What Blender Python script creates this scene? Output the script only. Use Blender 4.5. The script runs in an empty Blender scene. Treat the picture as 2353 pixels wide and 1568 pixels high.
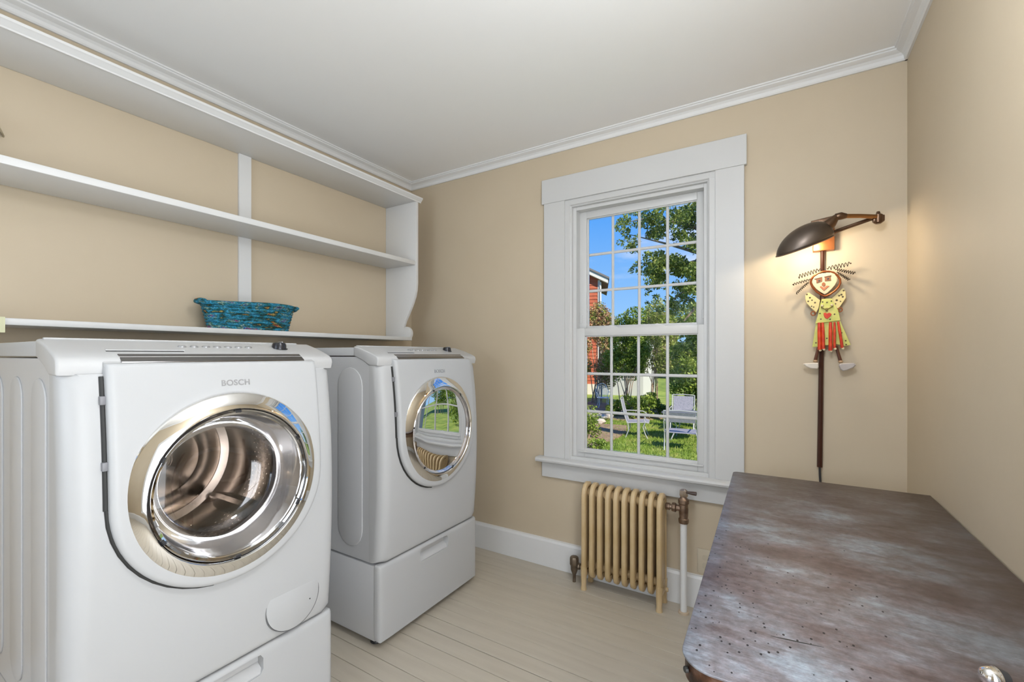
import bpy, bmesh, math, random
import numpy as np
from mathutils import Vector, Matrix
random.seed(7)
scene = bpy.context.scene
COL = scene.collection
R = math.radians

# ------------------------------------------------------------------ camera
cam_d = bpy.data.cameras.new('camera')
cam = bpy.data.objects.new('camera', cam_d); COL.objects.link(cam)
cam.location = (0, 0, 1.24)
cam.rotation_euler = (R(90), 0, R(31.44))
cam_d.sensor_fit = 'HORIZONTAL'; cam_d.sensor_width = 36
cam_d.lens = 36 * 1011.6 / 2353
cam_d.shift_y = 32 / 2353
cam_d.clip_start = 0.02; cam_d.clip_end = 400
scene.camera = cam

# ------------------------------------------------------------------ view and world
vs = scene.view_settings
vs.view_transform = 'Standard'; vs.look = 'None'; vs.gamma = 1.0; vs.exposure = 0.56
vs.use_curve_mapping = False

world = bpy.data.worlds.new('sky'); scene.world = world; world.use_nodes = True
wn, wl = world.node_tree.nodes, world.node_tree.links
wn.clear()
w_out = wn.new('ShaderNodeOutputWorld'); w_bg = wn.new('ShaderNodeBackground')
w_tc = wn.new('ShaderNodeTexCoord'); w_sep = wn.new('ShaderNodeSeparateXYZ')
w_ramp = wn.new('ShaderNodeValToRGB'); w_noise = wn.new('ShaderNodeTexNoise')
w_cr = wn.new('ShaderNodeValToRGB'); w_mix = wn.new('ShaderNodeMixRGB'); w_map = wn.new('ShaderNodeMapping')
wl.new(w_tc.outputs['Generated'], w_sep.inputs[0]); wl.new(w_sep.outputs['Z'], w_ramp.inputs[0])
e = w_ramp.color_ramp.elements
e[0].position = 0.0; e[0].color = (.36, .62, .95, 1)
e[1].position = 0.6; e[1].color = (.05, .22, .75, 1)
m_ = w_ramp.color_ramp.elements.new(0.30); m_.color = (.10, .36, .90, 1)
w_map.inputs['Scale'].default_value = (1, 1, 3.2)
wl.new(w_tc.outputs['Generated'], w_map.inputs[0]); wl.new(w_map.outputs[0], w_noise.inputs['Vector'])
w_noise.inputs['Scale'].default_value = 3.3; w_noise.inputs['Detail'].default_value = 6
w_cr.color_ramp.elements[0].position = .56; w_cr.color_ramp.elements[1].position = .80
wl.new(w_noise.outputs['Fac'], w_cr.inputs[0]); wl.new(w_cr.outputs[0], w_mix.inputs[0])
wl.new(w_ramp.outputs[0], w_mix.inputs[1]); w_mix.inputs[2].default_value = (.85, .88, .95, 1)
wl.new(w_mix.outputs[0], w_bg.inputs[0]); w_bg.inputs[1].default_value = .74
wl.new(w_bg.outputs[0], w_out.inputs[0])

def light(name, kind, loc, energy, color=(1, 1, 1), rot=(0, 0, 0), size=.1, size_y=None, angle=None, shape=None):
    d = bpy.data.lights.new(name, kind); d.energy = energy; d.color = color
    if kind == 'AREA':
        d.shape = shape or ('RECTANGLE' if size_y else 'SQUARE'); d.size = size
        if size_y: d.size_y = size_y
    if kind == 'POINT': d.shadow_soft_size = size
    if kind == 'SUN': d.angle = R(angle or .5)
    o = bpy.data.objects.new(name, d); COL.objects.link(o)
    o.location = loc; o.rotation_euler = rot
    return o
sun = light('sun', 'SUN', (8, -2, 20), 4.7, (1, .92, .78), angle=.6)
sun.rotation_euler = Vector((-.62, .42, -.66)).to_track_quat('-Z', 'Y').to_euler()
# unseen fill lights added behind, beside and above the camera to even the brightness
light('rear_fill_light', 'AREA', (-.95, -1.56, 1.45), 17, (.86, .93, 1), rot=(R(112), 0, R(-22)), size=1.3, size_y=1.25)
light('side_fill_light', 'AREA', (.54, .20, 1.02), 25, (.90, .94, 1), rot=(R(90), 0, R(90)), size=.84, size_y=1.4)
light('overhead_fill_light', 'POINT', (-.03, .70, 2.10), 27, (.88, .93, 1), size=.11)

# ------------------------------------------------------------------ materials
MATS = {}
def mat(name, col, rough=.5, metal=0, var=None, vscale=6, vdetail=4, stretch=None, bump=0, bscale=60, spec=.5, coat=0, var_pos=(.35, .65), trans=0):
    if name in MATS: return MATS[name]
    m = bpy.data.materials.new(name); m.use_nodes = True
    nt = m.node_tree; n = nt.nodes; l = nt.links
    b = n['Principled BSDF']
    b.inputs['Base Color'].default_value = (*col, 1); b.inputs['Roughness'].default_value = rough
    b.inputs['Metallic'].default_value = metal
    b.inputs['Specular IOR Level'].default_value = spec
    if coat: b.inputs['Coat Weight'].default_value = coat; b.inputs['Coat Roughness'].default_value = .08
    if var or bump:
        tc = n.new('ShaderNodeTexCoord'); mp = n.new('ShaderNodeMapping')
        l.new(tc.outputs['Object'], mp.inputs[0])
        if stretch: mp.inputs['Scale'].default_value = stretch
    if var:
        t = n.new('ShaderNodeTexNoise'); t.inputs['Scale'].default_value = vscale; t.inputs['Detail'].default_value = vdetail
        l.new(mp.outputs[0], t.inputs['Vector'])
        r = n.new('ShaderNodeValToRGB'); cols = [col] + list(var)
        els = r.color_ramp.elements
        p0, p1 = var_pos
        els[0].position = p0; els[0].color = (*cols[0], 1); els[1].position = p1; els[1].color = (*cols[-1], 1)
        for i, c in enumerate(cols[1:-1]):
            x = els.new(p0 + (p1 - p0) * (i + 1) / (len(cols) - 1)); x.color = (*c, 1)
        l.new(t.outputs['Fac'], r.inputs[0]); l.new(r.outputs[0], b.inputs['Base Color'])
    if bump:
        t2 = n.new('ShaderNodeTexNoise'); t2.inputs['Scale'].default_value = bscale; t2.inputs['Detail'].default_value = 5
        l.new(mp.outputs[0], t2.inputs['Vector'])
        bp = n.new('ShaderNodeBump'); bp.inputs['Strength'].default_value = bump; bp.inputs['Distance'].default_value = .01
        l.new(t2.outputs['Fac'], bp.inputs['Height']); l.new(bp.outputs[0], b.inputs['Normal'])
    if trans:
        tr = n.new('ShaderNodeBsdfTranslucent'); mx = n.new('ShaderNodeMixShader'); mx.inputs[0].default_value = trans
        src = b.inputs['Base Color'].links[0].from_socket if b.inputs['Base Color'].links else None
        if src: l.new(src, tr.inputs[0])
        else: tr.inputs[0].default_value = (*col, 1)
        l.new(b.outputs[0], mx.inputs[1]); l.new(tr.outputs[0], mx.inputs[2])
        l.new(mx.outputs[0], n['Material Output'].inputs[0])
    MATS[name] = m
    return m

def glass_mat(name, tint=(1, 1, 1), ior=1.45, base=.0, rough=0.0):
    m = bpy.data.materials.new(name); m.use_nodes = True
    n = m.node_tree.nodes; l = m.node_tree.links; n.clear()
    o = n.new('ShaderNodeOutputMaterial'); mx = n.new('ShaderNodeMixShader')
    t = n.new('ShaderNodeBsdfTransparent'); g = n.new('ShaderNodeBsdfGlossy'); fr = n.new('ShaderNodeFresnel')
    t.inputs[0].default_value = (*tint, 1); g.inputs['Roughness'].default_value = rough
    fr.inputs[0].default_value = ior
    ad = n.new('ShaderNodeMath'); ad.operation = 'ADD'; ad.inputs[1].default_value = base; ad.use_clamp = True
    l.new(fr.outputs[0], ad.inputs[0]); l.new(ad.outputs[0], mx.inputs[0])
    l.new(t.outputs[0], mx.inputs[1]); l.new(g.outputs[0], mx.inputs[2]); l.new(mx.outputs[0], o.inputs[0])
    MATS[name] = m
    return m

def emit_mat(name, col, s):
    m = bpy.data.materials.new(name); m.use_nodes = True
    b = m.node_tree.nodes['Principled BSDF']
    b.inputs['Base Color'].default_value = (*col, 1)
    b.inputs['Emission Color'].default_value = (*col, 1); b.inputs['Emission Strength'].default_value = s
    return m

WALL = mat('wall_paint', (.53, .443, .318), .6, var=[(.545, .457, .33)], vscale=3, bump=.10, bscale=14)
CEIL = mat('ceiling_paint', (.86, .86, .85), .7, bump=.05, bscale=10)
CASING = mat('dimmed_trim_paint', (.56, .56, .55), .38, bump=.02, bscale=25)  # trim paint darkened in colour to offset the strong lamp light here
TRIM = mat('white_trim_paint', (.72, .72, .71), .38, bump=.02, bscale=25)
SHELFW = mat('white_shelf_paint', (.66, .66, .65), .42, bump=.03, bscale=30)
VINYL = mat('white_vinyl', (.58, .58, .57), .35)
DARK = mat('dark_gap', (.02, .02, .018), .6)
PLANK = mat('beige_floor_paint', (.46, .41, .33), .38, var=[(.50, .45, .365)], vscale=5, stretch=(.6, 6, 1), bump=.05, bscale=30)
SUBF = mat('subfloor_dark_wood', (.05, .04, .03), .8)  # dark wood showing in the gaps between the boards
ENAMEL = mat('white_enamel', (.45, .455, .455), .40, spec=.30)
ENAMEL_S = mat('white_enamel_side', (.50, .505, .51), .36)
PLASTIC_W = mat('white_appliance_plastic', (.48, .48, .475), .40, spec=.35)
CHROME = mat('chrome', (.82, .81, .79), .035, 1)
STEEL = mat('drum_steel', (.42, .37, .33), .22, 1, var=[(.52, .47, .42)], vscale=8)
STEELB = mat('brushed_handle_metal', (.26, .25, .245), .25, 1)
GASKET = mat('grey_gasket_rubber', (.20, .20, .21), .45)
FUNNEL = mat('clear_plastic_funnel', (.62, .60, .60), .08, .75)
BLACKP = mat('black_plastic', (.03, .03, .032), .35)
GREYP = mat('grey_print', (.33, .33, .33), .4, .4)
GLASS = glass_mat('window_glass', (.98, .99, .99), 1.10)
WASHGLASS = glass_mat('washer_door_glass', (.84, .80, .77), 1.45, .05)
DRYGLASS = glass_mat('dryer_door_glass', (.10, .12, .18), 1.5, .20)
OUTGLASS = glass_mat('washer_outer_glass', (.96, .96, .96), 1.40)
RIMGLASS = glass_mat('clear_rim_plastic', (.86, .87, .9), 1.5, .2)

# ------------------------------------------------------------------ geometry helpers
class MB:
    def __init__(s): s.v = []; s.f = []
    def add(s, vs, fs):
        o = len(s.v); s.v += [tuple(p) for p in vs]; s.f += [tuple(i + o for i in q) for q in fs]
        return s
    def box(s, x0, y0, z0, x1, y1, z1, b=0, seg=2):
        if not b:
            vs = [(x, y, z) for z in (z0, z1) for y in (y0, y1) for x in (x0, x1)]
            return s.add(vs, [(0, 2, 3, 1), (4, 5, 7, 6), (0, 1, 5, 4), (2, 6, 7, 3), (0, 4, 6, 2), (1, 3, 7, 5)])
        bm = bmesh.new(); bmesh.ops.create_cube(bm, size=1)
        for v in bm.verts:
            v.co = Vector(((x0 + x1) / 2 + v.co.x * (x1 - x0), (y0 + y1) / 2 + v.co.y * (y1 - y0), (z0 + z1) / 2 + v.co.z * (z1 - z0)))
        bmesh.ops.bevel(bm, geom=bm.edges[:], offset=b, segments=seg, affect='EDGES', profile=.5)
        return s.bm(bm)
    def bm(s, bm):
        bm.verts.ensure_lookup_table(); bm.verts.index_update()
        s.add([v.co[:] for v in bm.verts], [[v.index for v in f.verts] for f in bm.faces]); bm.free()
        return s
    def prism(s, poly, axis, a, b, bevel=0, seg=2):
        """poly of 2D points, extruded along axis (x: (y,z), y: (x,z), z: (x,y)) from a to b"""
        def P(u, w, t): return {'x': (t, u, w), 'y': (u, t, w), 'z': (u, w, t)}[axis]
        bm = bmesh.new()
        va = [bm.verts.new(P(*p, a)) for p in poly]; vb = [bm.verts.new(P(*p, b)) for p in poly]
        n = len(poly)
        fa = bm.faces.new(va); fb = bm.faces.new(vb[::-1])
        for i in range(n): bm.faces.new((va[i], vb[i], vb[(i + 1) % n], va[(i + 1) % n]))
        bmesh.ops.recalc_face_normals(bm, faces=bm.faces[:])
        if bevel:
            ed = [e for e in bm.edges if fa in e.link_faces or fb in e.link_faces]
            bmesh.ops.bevel(bm, geom=ed, offset=bevel, segments=seg, affect='EDGES', profile=.5, clamp_overlap=True)
        return s.bm(bm)
    def tube(s, pts, r, n=8, closed=False, cap=True):
        pts = [Vector(p) for p in pts]; m = len(pts)
        rs = r if isinstance(r, (list, tuple)) else [r] * m
        def tang(i):
            if closed: return (pts[(i + 1) % m] - pts[i - 1]).normalized()
            return (pts[min(i + 1, m - 1)] - pts[max(i - 1, 0)]).normalized()
        t = tang(0); up = Vector((0, 0, 1)) if abs(t.z) < .9 else Vector((1, 0, 0))
        nrm = (up - t * up.dot(t)).normalized(); vs = []; fs = []
        for i in range(m):
            t = tang(i); nrm = (nrm - t * nrm.dot(t)).normalized(); bn = t.cross(nrm)
            for k in range(n):
                a = 2 * math.pi * k / n
                vs.append(pts[i] + (nrm * math.cos(a) + bn * math.sin(a)) * rs[i])
        for i in range(m if closed else m - 1):
            for k in range(n):
                j = (i + 1) % m
                fs.append((i * n + k, i * n + (k + 1) % n, j * n + (k + 1) % n, j * n + k))
        if cap and not closed: fs += [tuple(range(n))[::-1], tuple((m - 1) * n + k for k in range(n))]
        return s.add(vs, fs)
    def lathe(s, prof, c, axis='z', n=32, flip=False):
        """prof: list of (radius, offset along axis)"""
        vs = []; fs = []; m = len(prof); c = Vector(c)
        for r, t in prof:
            r = max(r, 1e-5)
            for k in range(n):
                a = 2 * math.pi * k / n; u, w = r * math.cos(a), r * math.sin(a)
                vs.append(c + Vector({'z': (u, w, t), 'y': (u, t, w), 'x': (t, u, w)}[axis]))
        for i in range(m - 1):
            for k in range(n):
                q = (i * n + k, i * n + (k + 1) % n, (i + 1) * n + (k + 1) % n, (i + 1) * n + k)
                fs.append(q[::-1] if (axis == 'y') != flip else q)
        return s.add(vs, fs)
    def build(s, name, m, parent=None, smooth=True, ang=35, loc=None):
        me = bpy.data.meshes.new(name); me.from_pydata(s.v, [], s.f); me.update()
        if isinstance(m, (list, tuple)):
            for q in m: me.materials.append(q)
        else: me.materials.append(m)
        if smooth:
            me.polygons.foreach_set('use_smooth', [True] * len(me.polygons)); me.set_sharp_from_angle(angle=R(ang))
        o = bpy.data.objects.new(name, me); COL.objects.link(o)
        if parent: o.parent = parent
        if loc: o.location = loc
        return o

def tag(o, label=None, cat=None, group=None, kind=None):
    if label: o['label'] = label
    if cat: o['category'] = cat
    if group: o['group'] = group
    if kind: o['kind'] = kind
    return o
def thing(name, label, cat, loc=(0, 0, 0), rz=0, group=None, kind=None):
    o = bpy.data.objects.new(name, None); COL.objects.link(o); o.empty_display_size = .05
    o.location = loc; o.rotation_euler = (0, 0, rz)
    return tag(o, label, cat, group, kind)
def copy_tree(o, parent=None):
    c = o.copy(); COL.objects.link(c); c.parent = parent
    for ch in list(o.children): copy_tree(ch, c)
    return c
def struct(o, label, cat): return tag(o, label, cat, kind='structure')
def rot2(x, y, a): return x * math.cos(a) - y * math.sin(a), x * math.sin(a) + y * math.cos(a)
def arc(cx, cz, r, a0, a1, n): return [(cx + r * math.cos(R(a0 + (a1 - a0) * i / n)), cz + r * math.sin(R(a0 + (a1 - a0) * i / n))) for i in range(n + 1)]

# ------------------------------------------------------------------ room shell
XL, XR, YB, YR, H = -2.27, .43, 2.325, -1.50, 2.465
WX0, WX1, WZ0, WZ1 = -1.058, -.27, .62, 2.125       # rough opening of the window
def wall_with_hole(name, y0, y1, hx0, hx1, hz0, hz1):
    b = MB()
    b.box(XL - .15, y0, -.02, hx0, y1, H + .02); b.box(hx1, y0, -.02, XR + .15, y1, H + .02)
    b.box(hx0, y0, -.02, hx1, y1, hz0); b.box(hx0, y0, hz1, hx1, y1, H + .02)
    return b.build(name, WALL, smooth=False)
struct(wall_with_hole('wall_back', YB, YB + .17, WX0, WX1, WZ0, WZ1), 'beige painted plaster wall around the sash window', 'wall')
struct(wall_with_hole('wall_rear', YR - .15, YR, -1.62, -.28, .80, 2.10), 'beige painted wall behind the viewer with an added opening for fill light', 'wall')
struct(MB().box(XL - .15, YR, -.02, XL, YB, H + .02).build('wall_left', WALL, smooth=False), 'beige painted wall behind the white shelf unit', 'wall')
DY0, DY1, DZ0, DZ = -.23, .63, .30, 1.74
struct(MB().box(XR, YR, -.02, XR + .15, DY0, H + .02).box(XR, DY1, -.02, XR + .15, YB, H + .02).box(XR, DY0, DZ, XR + .15, DY1, H + .02).box(XR, DY0, -.02, XR + .15, DY1, DZ0).build('wall_right', WALL, smooth=False), 'beige painted plaster wall beside the worn table', 'wall')
struct(MB().box(XL - .15, YR - .15, H, XR + .15, YB + .17, H + .12).build('ceiling', CEIL, smooth=False), 'smooth white plaster ceiling', 'ceiling')

floor = struct(MB().box(XL, YR, -.10, XR, YB, -.022).build('floor', SUBF, smooth=False), 'beige painted floor of narrow wooden boards', 'floor')
y = YR; i = 0; pl = {}
while y < YB - .001:
    w = random.choice((.078, .080, .082, .084)); y1 = min(y + w, YB)
    g = random.choice((.0012, .0016, .0018, .0026, .0036)); key = (round(y1 - y, 4), g)
    if key not in pl:
        pl[key] = MB().box(XL + .001, g / 2, -.022, XR - .001, y1 - y - g / 2, 0, b=.0009, seg=1).build('plank', PLANK, floor)
        o = pl[key]
    else:
        o = pl[key].copy(); COL.objects.link(o); o.parent = floor
    o.location = (0, y, random.uniform(-.0012, 0)); y = y1

# crown mouldings: profile (out from wall, z)
cr = [(0, 2.418), (.008, 2.418), (.012, 2.424), (.014, 2.436), (.022, 2.444), (.034, 2.449), (.040, 2.452), (.040, 2.457), (.046, 2.459), (.046, H + .001), (0, H + .001)]
def crown(n, side):
    if side == 'left': b = MB().prism([(XL + u, z) for u, z in cr], 'y', YR, YB)
    if side == 'right': b = MB().prism([(XR - u, z) for u, z in cr], 'y', YR, YB)
    if side == 'back': b = MB().prism([(YB - u, z) for u, z in cr], 'x', XL, XR)
    if side == 'rear': b = MB().prism([(YR + u, z) for u, z in cr], 'x', XL, XR)
    struct(b.build('trim_%d' % n, TRIM, smooth=False), 'white stepped crown moulding along the %s wall' % side, 'trim')
for n, sd in enumerate(('left', 'back', 'right', 'rear')): crown(n + 1, sd)
bb = [(0, 0), (-.020, 0), (-.020, .145), (-.014, .157), (0, .160)]
struct(MB().prism([(YB + u, z) for u, z in bb], 'x', XL, XR, ).build('baseboard_back', TRIM, smooth=False), 'white baseboard below the window wall', 'baseboard')
struct(MB().prism([(XR + u, z) for u, z in bb], 'y', YR, YB - .02).build('baseboard_right', TRIM, smooth=False), 'white baseboard along the right wall', 'baseboard')
struct(MB().prism([(XL - u, z) for u, z in bb], 'y', YR, YB - .02).build('baseboard_left', TRIM, smooth=False), 'white baseboard behind the laundry machines', 'baseboard')

dc = thing('side_fill_opening', 'unseen white cased opening added in the right wall for fill light', 'window', (XR, DY0, 0), kind='structure')  # opening added out of view to hold the side fill light
DL = DY1 - DY0
for a, b_, c, d in ((-.09, 0, DZ0, DZ), (DL, DL + .09, DZ0, DZ), (-.10, DL + .10, DZ, DZ + .11), (-.10, DL + .10, DZ0 - .04, DZ0)):
    MB().box(-.02, a, c, 0, b_, d, b=.002).build('casing', TRIM, dc)
MB().box(0, 0, DZ0, .15, .012, DZ).box(0, DL - .012, DZ0, .15, DL, DZ).box(0, 0, DZ - .012, .15, DL, DZ).box(0, 0, DZ0, .15, DL, DZ0 + .012).build('jamb', TRIM, dc)
MB().box(.05, DL / 2 - .012, DZ0, .075, DL / 2 + .012, DZ).build('muntin', TRIM, dc)
MB().box(.05, 0, (DZ0 + DZ) / 2 - .012, .073, DL, (DZ0 + DZ) / 2 + .012).build('muntin', TRIM, dc)
HX0, HX1, HY0, HY1 = XR + .15, 1.9, -1.5, 1.6  # unseen box added outside the opening to block the sun
struct(MB().box(HX1, HY0, 0, HX1 + .1, HY1, H).box(HX0, HY0 - .1, 0, HX1, HY0, H).box(HX0, HY1, 0, HX1, HY1 + .1, H).build('wall_sun_block', WALL, smooth=False), 'unseen beige walls added to keep the sun out of the side opening', 'wall')
struct(MB().box(HX0, HY0, H, HX1, HY1, H + .1).build('ceiling_sun_block', CEIL, smooth=False), 'unseen white ceiling of the added sun-blocking box', 'ceiling')
struct(MB().box(HX0, HY0, -.1, HX1, HY1, -.002).build('floor_sun_block', PLANK, smooth=False), 'unseen beige floor of the added sun-blocking box', 'floor')

# ------------------------------------------------------------------ window
win = thing('window_1', 'white double-hung window with a grid of twelve lights per sash', 'window', (0, YB, 0), kind='structure')
def wb(name, *bx, mm=CASING, b=.0015, parent=win):
    q = MB()
    for c in bx: q.box(c[0], c[1], c[2], c[3], c[4], c[5], b=b, seg=1)
    return q.build(name, mm, parent)
wb('head_casing', (-1.203, -.024, 2.124, -.136, 0, 2.265))
wb('side_casing', (-1.190, -.020, .645, WX0, 0, 2.125)); wb('side_casing', (WX1, -.020, .645, -.146, 0, 2.125))
MB().prism([(.02, .645), (-.052, .645), (-.060, .641), (-.063, .632), (-.060, .622), (-.052, .618), (.02, .618)], 'x', -1.226, -.110).build('window_sill', CASING, win)
wb('apron', (-1.203, -.020, .527, -.136, 0, .618))
# jamb lining, stops and outer blind stops
wb('jamb', (WX0, -.010, .645, WX0 + .012, .17, 2.125)); wb('jamb', (WX1 - .012, -.010, .645, WX1, .17, 2.125))
wb('jamb', (WX0, -.010, 2.110, WX1, .17, 2.125))
st = [(-.018, .001), (.014, 0), (.018, .004), (.018, .008), (.024, .011), (.026, .018), (.026, .03), (-.018, .03)]
MB().prism([(WX0 + .012 + u, v - .012) for u, v in st], 'z', .645, 2.127).build('inner_stop', CASING, win)
MB().prism([(WX1 - .012 - u, v - .012) for u, v in st], 'z', .645, 2.127).build('inner_stop', CASING, win)
MB().prism([(v - .012, 2.110 - u) for u, v in st], 'x', WX0 - .004, WX1 + .004).build('inner_stop', CASING, win)
wb('outer_frame', (WX0 + .012, .018, .645, -1.000, .15, 2.11), (-.325, .018, .645, WX1 - .012, .15, 2.11), (-1.0, .018, 2.066, -.325, .15, 2.11), mm=VINYL)
wb('subsill', (WX0 + .012, -.004, .640, WX1 - .012, .17, .662), mm=VINYL)

def sash(name, x0, x1, z0, z1, gx0, gx1, gz0, gz1, y0, y1):
    s = MB()
    s.box(x0, y0, z0, gx0, y1, z1, b=.002); s.box(gx1, y0, z0, x1, y1, z1, b=.002)
    s.box(gx0, y0, z0, gx1, y1, gz0, b=.002); s.box(gx0, y0, gz1, gx1, y1, z1, b=.002)
    o = s.build(name, VINYL, win)
    g = MB(); t = .011; yi = y0 + .006
    g.box(gx0, yi, gz0, gx0 + t, yi + .008, gz1, b=.002); g.box(gx1 - .004, yi, gz0, gx1, yi + .008, gz1, b=.001)
    g.box(gx0, yi - .004, gz0 - .004, gx1, yi + .008, gz0 + .006, b=.002); g.box(gx0, yi, gz1 - .006, gx1, yi + .008, gz1, b=.002)
    g.build('glazing_bead', VINYL, o)
    ym = (y0 + y1) / 2 + .004
    cx = [gx0 + (gx1 - gx0) * k / 4 for k in range(5)]; cz = [gz0 + (gz1 - gz0) * k / 3 for k in range(4)]
    for k in (1, 2, 3):
        q = MB().prism([(cx[k] - .008, ym), (cx[k] - .004, ym - .005), (cx[k] + .004, ym - .005), (cx[k] + .008, ym), (cx[k] + .004, ym + .005), (cx[k] - .004, ym + .005)], 'z', gz0, gz1)
        q.build('muntin', VINYL, o, smooth=False)
    for k in (1, 2):
        q = MB().prism([(ym, cz[k] - .008), (ym - .0046, cz[k] - .004), (ym - .0046, cz[k] + .004), (ym, cz[k] + .008), (ym + .0046, cz[k] + .004), (ym + .0046, cz[k] - .004)], 'x', gx0, gx1)
        q.build('muntin', VINYL, o, smooth=False)
    pm = None
    for a in range(4):
        for c in range(3):
            if pm is None:
                p = MB().box(.0075, -.0015, .0075, cx[1] - cx[0] - .0075, .0015, cz[1] - cz[0] - .0075).build('pane', GLASS, o, smooth=False); pm = p
            else:
                p = pm.copy(); COL.objects.link(p); p.parent = o
            p.location = (cx[a], ym, cz[c])
    return o
# y offsets are measured from the wall face
up = sash('upper_sash', -1.022, -.322, 1.36, 2.070, -.958, -.364, 1.400, 2.028, .068, .105)
lo = sash('lower_sash', -1.000, -.310, .662, 1.391, -.952, -.353, .706, 1.347, .020, .060)
for lx in (-.80, -.55):
    MB().prism([(lx - .045, 1.390), (lx - .03, 1.397), (lx - .018, 1.401), (lx, 1.405), (lx + .018, 1.401), (lx + .03, 1.397), (lx + .045, 1.390)], 'y', .022, .055, bevel=.002).build('sash_lock', VINYL, lo)
wb('lift_rail', (-.985, .006, .690, -.325, .020, .697), b=.002, mm=VINYL, parent=lo)
for lx in (-.990, -.335):
    wb('tilt_latch', (lx - .006, .064, 1.425, lx + .006, .068, 1.47), b=.001, mm=VINYL, parent=up)

# unseen window added behind the viewer to frame the rear fill light
win2 = thing('rear_fill_window', 'unseen white window frame added around the fill light behind the viewer', 'window', (0, YR, 0), kind='structure')
wb('side_casing', (-1.74, 0, .72, -1.62, .02, 2.22), parent=win2); wb('side_casing', (-.28, 0, .72, -.16, .02, 2.22), parent=win2)
wb('head_casing', (-1.76, 0, 2.10, -.14, .022, 2.24), parent=win2); wb('window_sill', (-1.78, 0, .77, -.12, .05, .80), parent=win2)
for k in (-1.3, -.95, -.60): wb('muntin', (k - .014, -.03, .80, k + .014, -.01, 2.10), parent=win2)
for k in (1.12, 1.45, 1.78): wb('muntin', (-1.62, -.032, k - .014, -.28, -.012, k + .014), parent=win2)

# ------------------------------------------------------------------ shelf unit on the left wall
sh = thing('wall_shelf_unit', 'white painted wall shelf unit with scrolled side bracket and cornice', 'shelf', (XL, 0, 1.333))
SY0, SY1, z0 = -.42, 2.105, 1.333
def sp(name, q, m=SHELFW): return q.build(name, m, sh)
sp('top_shelf', MB().box(.001, SY0, 2.225 - z0, .276, SY1, 2.250 - z0, b=.002))
cn = [(.272, 2.222), (.280, 2.222), (.280, 2.228), (.286, 2.232), (.292, 2.240), (.297, 2.243), (.297, 2.252), (.272, 2.252)]
sp('cornice', MB().prism([(u, z - z0) for u, z in cn], 'y', SY0 - .01, SY1 + .02))
sp('middle_shelf', MB().box(.016, SY0 + .02, 1.816 - z0, .274, SY1 - .022, 1.842 - z0, b=.003))
sp('bottom_shelf', MB().box(.001, SY0, 0, .225, SY1 - .004, .022, b=.003))
pr = [(.001, 2.225), (.276, 2.225), (.276, 1.80), (.276, 1.70), (.272, 1.655), (.262, 1.615), (.246, 1.578), (.224, 1.535), (.200, 1.495), (.180, 1.462), (.168, 1.435), (.163, 1.412),
      (.172, 1.420), (.186, 1.424), (.202, 1.421), (.217, 1.412), (.228, 1.398), (.232, 1.382), (.229, 1.364), (.220, 1.350), (.206, 1.3545), (.001, 1.3545)]
for yy in (SY1 - .022, SY0):
    sp('side_panel', MB().prism([(u, z - z0) for u, z in pr], 'y', yy, yy + .022, bevel=.002))
for yy in (1.138, .02):
    sp('wall_batten', MB().box(.001, yy, .0225, .015, yy + .058, 2.225 - z0, b=.001, seg=1))

# coiled fabric basket on the bottom shelf
def basket_mat():
    m = bpy.data.materials.new('woven_rag_coil'); m.use_nodes = True
    n = m.node_tree.nodes; l = m.node_tree.links; b = n['Principled BSDF']; b.inputs['Roughness'].default_value = .85
    tc = n.new('ShaderNodeTexCoord'); mp = n.new('ShaderNodeMapping'); mp.inputs['Scale'].default_value = (1.2, 1, 3.0); l.new(tc.outputs['Object'], mp.inputs[0])
    t = n.new('ShaderNodeTexNoise'); t.inputs['Scale'].default_value = 19; t.inputs['Detail'].default_value = 4; l.new(mp.outputs[0], t.inputs[0])
    r = n.new('ShaderNodeValToRGB'); r.color_ramp.interpolation = 'CONSTANT'
    cs = [(0, (.30, .03, .025)), (.30, (.30, .22, .06)), (.345, (.008, .035, .03)), (.40, (.004, .10, .12)), (.45, (.006, .15, .25)), (.50, (.03, .22, .34)), (.55, (.015, .10, .09)), (.595, (.20, .30, .26)), (.635, (.01, .13, .30)), (.68, (.26, .05, .10)), (.72, (.01, .09, .13))]
    els = r.color_ramp.elements
    els[0].position, els[0].color = cs[0][0], (*cs[0][1], 1); els[1].position, els[1].color = cs[1][0], (*cs[1][1], 1)
    for p, c in cs[2:]: q = els.new(p); q.color = (*c, 1)
    l.new(t.outputs['Fac'], r.inputs[0])
    v = n.new('ShaderNodeTexVoronoi'); v.inputs['Scale'].default_value = 170; l.new(tc.outputs['Object'], v.inputs['Vector'])
    mx = n.new('ShaderNodeMixRGB'); mx.blend_type = 'OVERLAY'; mx.inputs[0].default_value = .75
    l.new(r.outputs[0], mx.inputs[1]); l.new(v.outputs['Distance'], mx.inputs[2])
    ga = n.new('ShaderNodeMixRGB'); ga.blend_type = 'ADD'; ga.inputs[0].default_value = .35; 
    vr = n.new('ShaderNodeValToRGB'); vr.color_ramp.elements[0].position = .05; vr.color_ramp.elements[0].color = (.25, .35, .35, 1); vr.color_ramp.elements[1].position = .2; vr.color_ramp.elements[1].color = (0, 0, 0, 1)
    l.new(v.outputs['Distance'], vr.inputs[0]); l.new(mx.outputs[0], ga.inputs[1]); l.new(vr.outputs[0], ga.inputs[2])
    l.new(ga.outputs[0], b.inputs['Base Color'])
    bp = n.new('ShaderNodeBump'); bp.inputs['Strength'].default_value = .6; bp.inputs['Distance'].default_value = .004
    l.new(v.outputs['Distance'], bp.inputs['Height']); l.new(bp.outputs[0], b.inputs['Normal'])
    return m
BASK = basket_mat()
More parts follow.
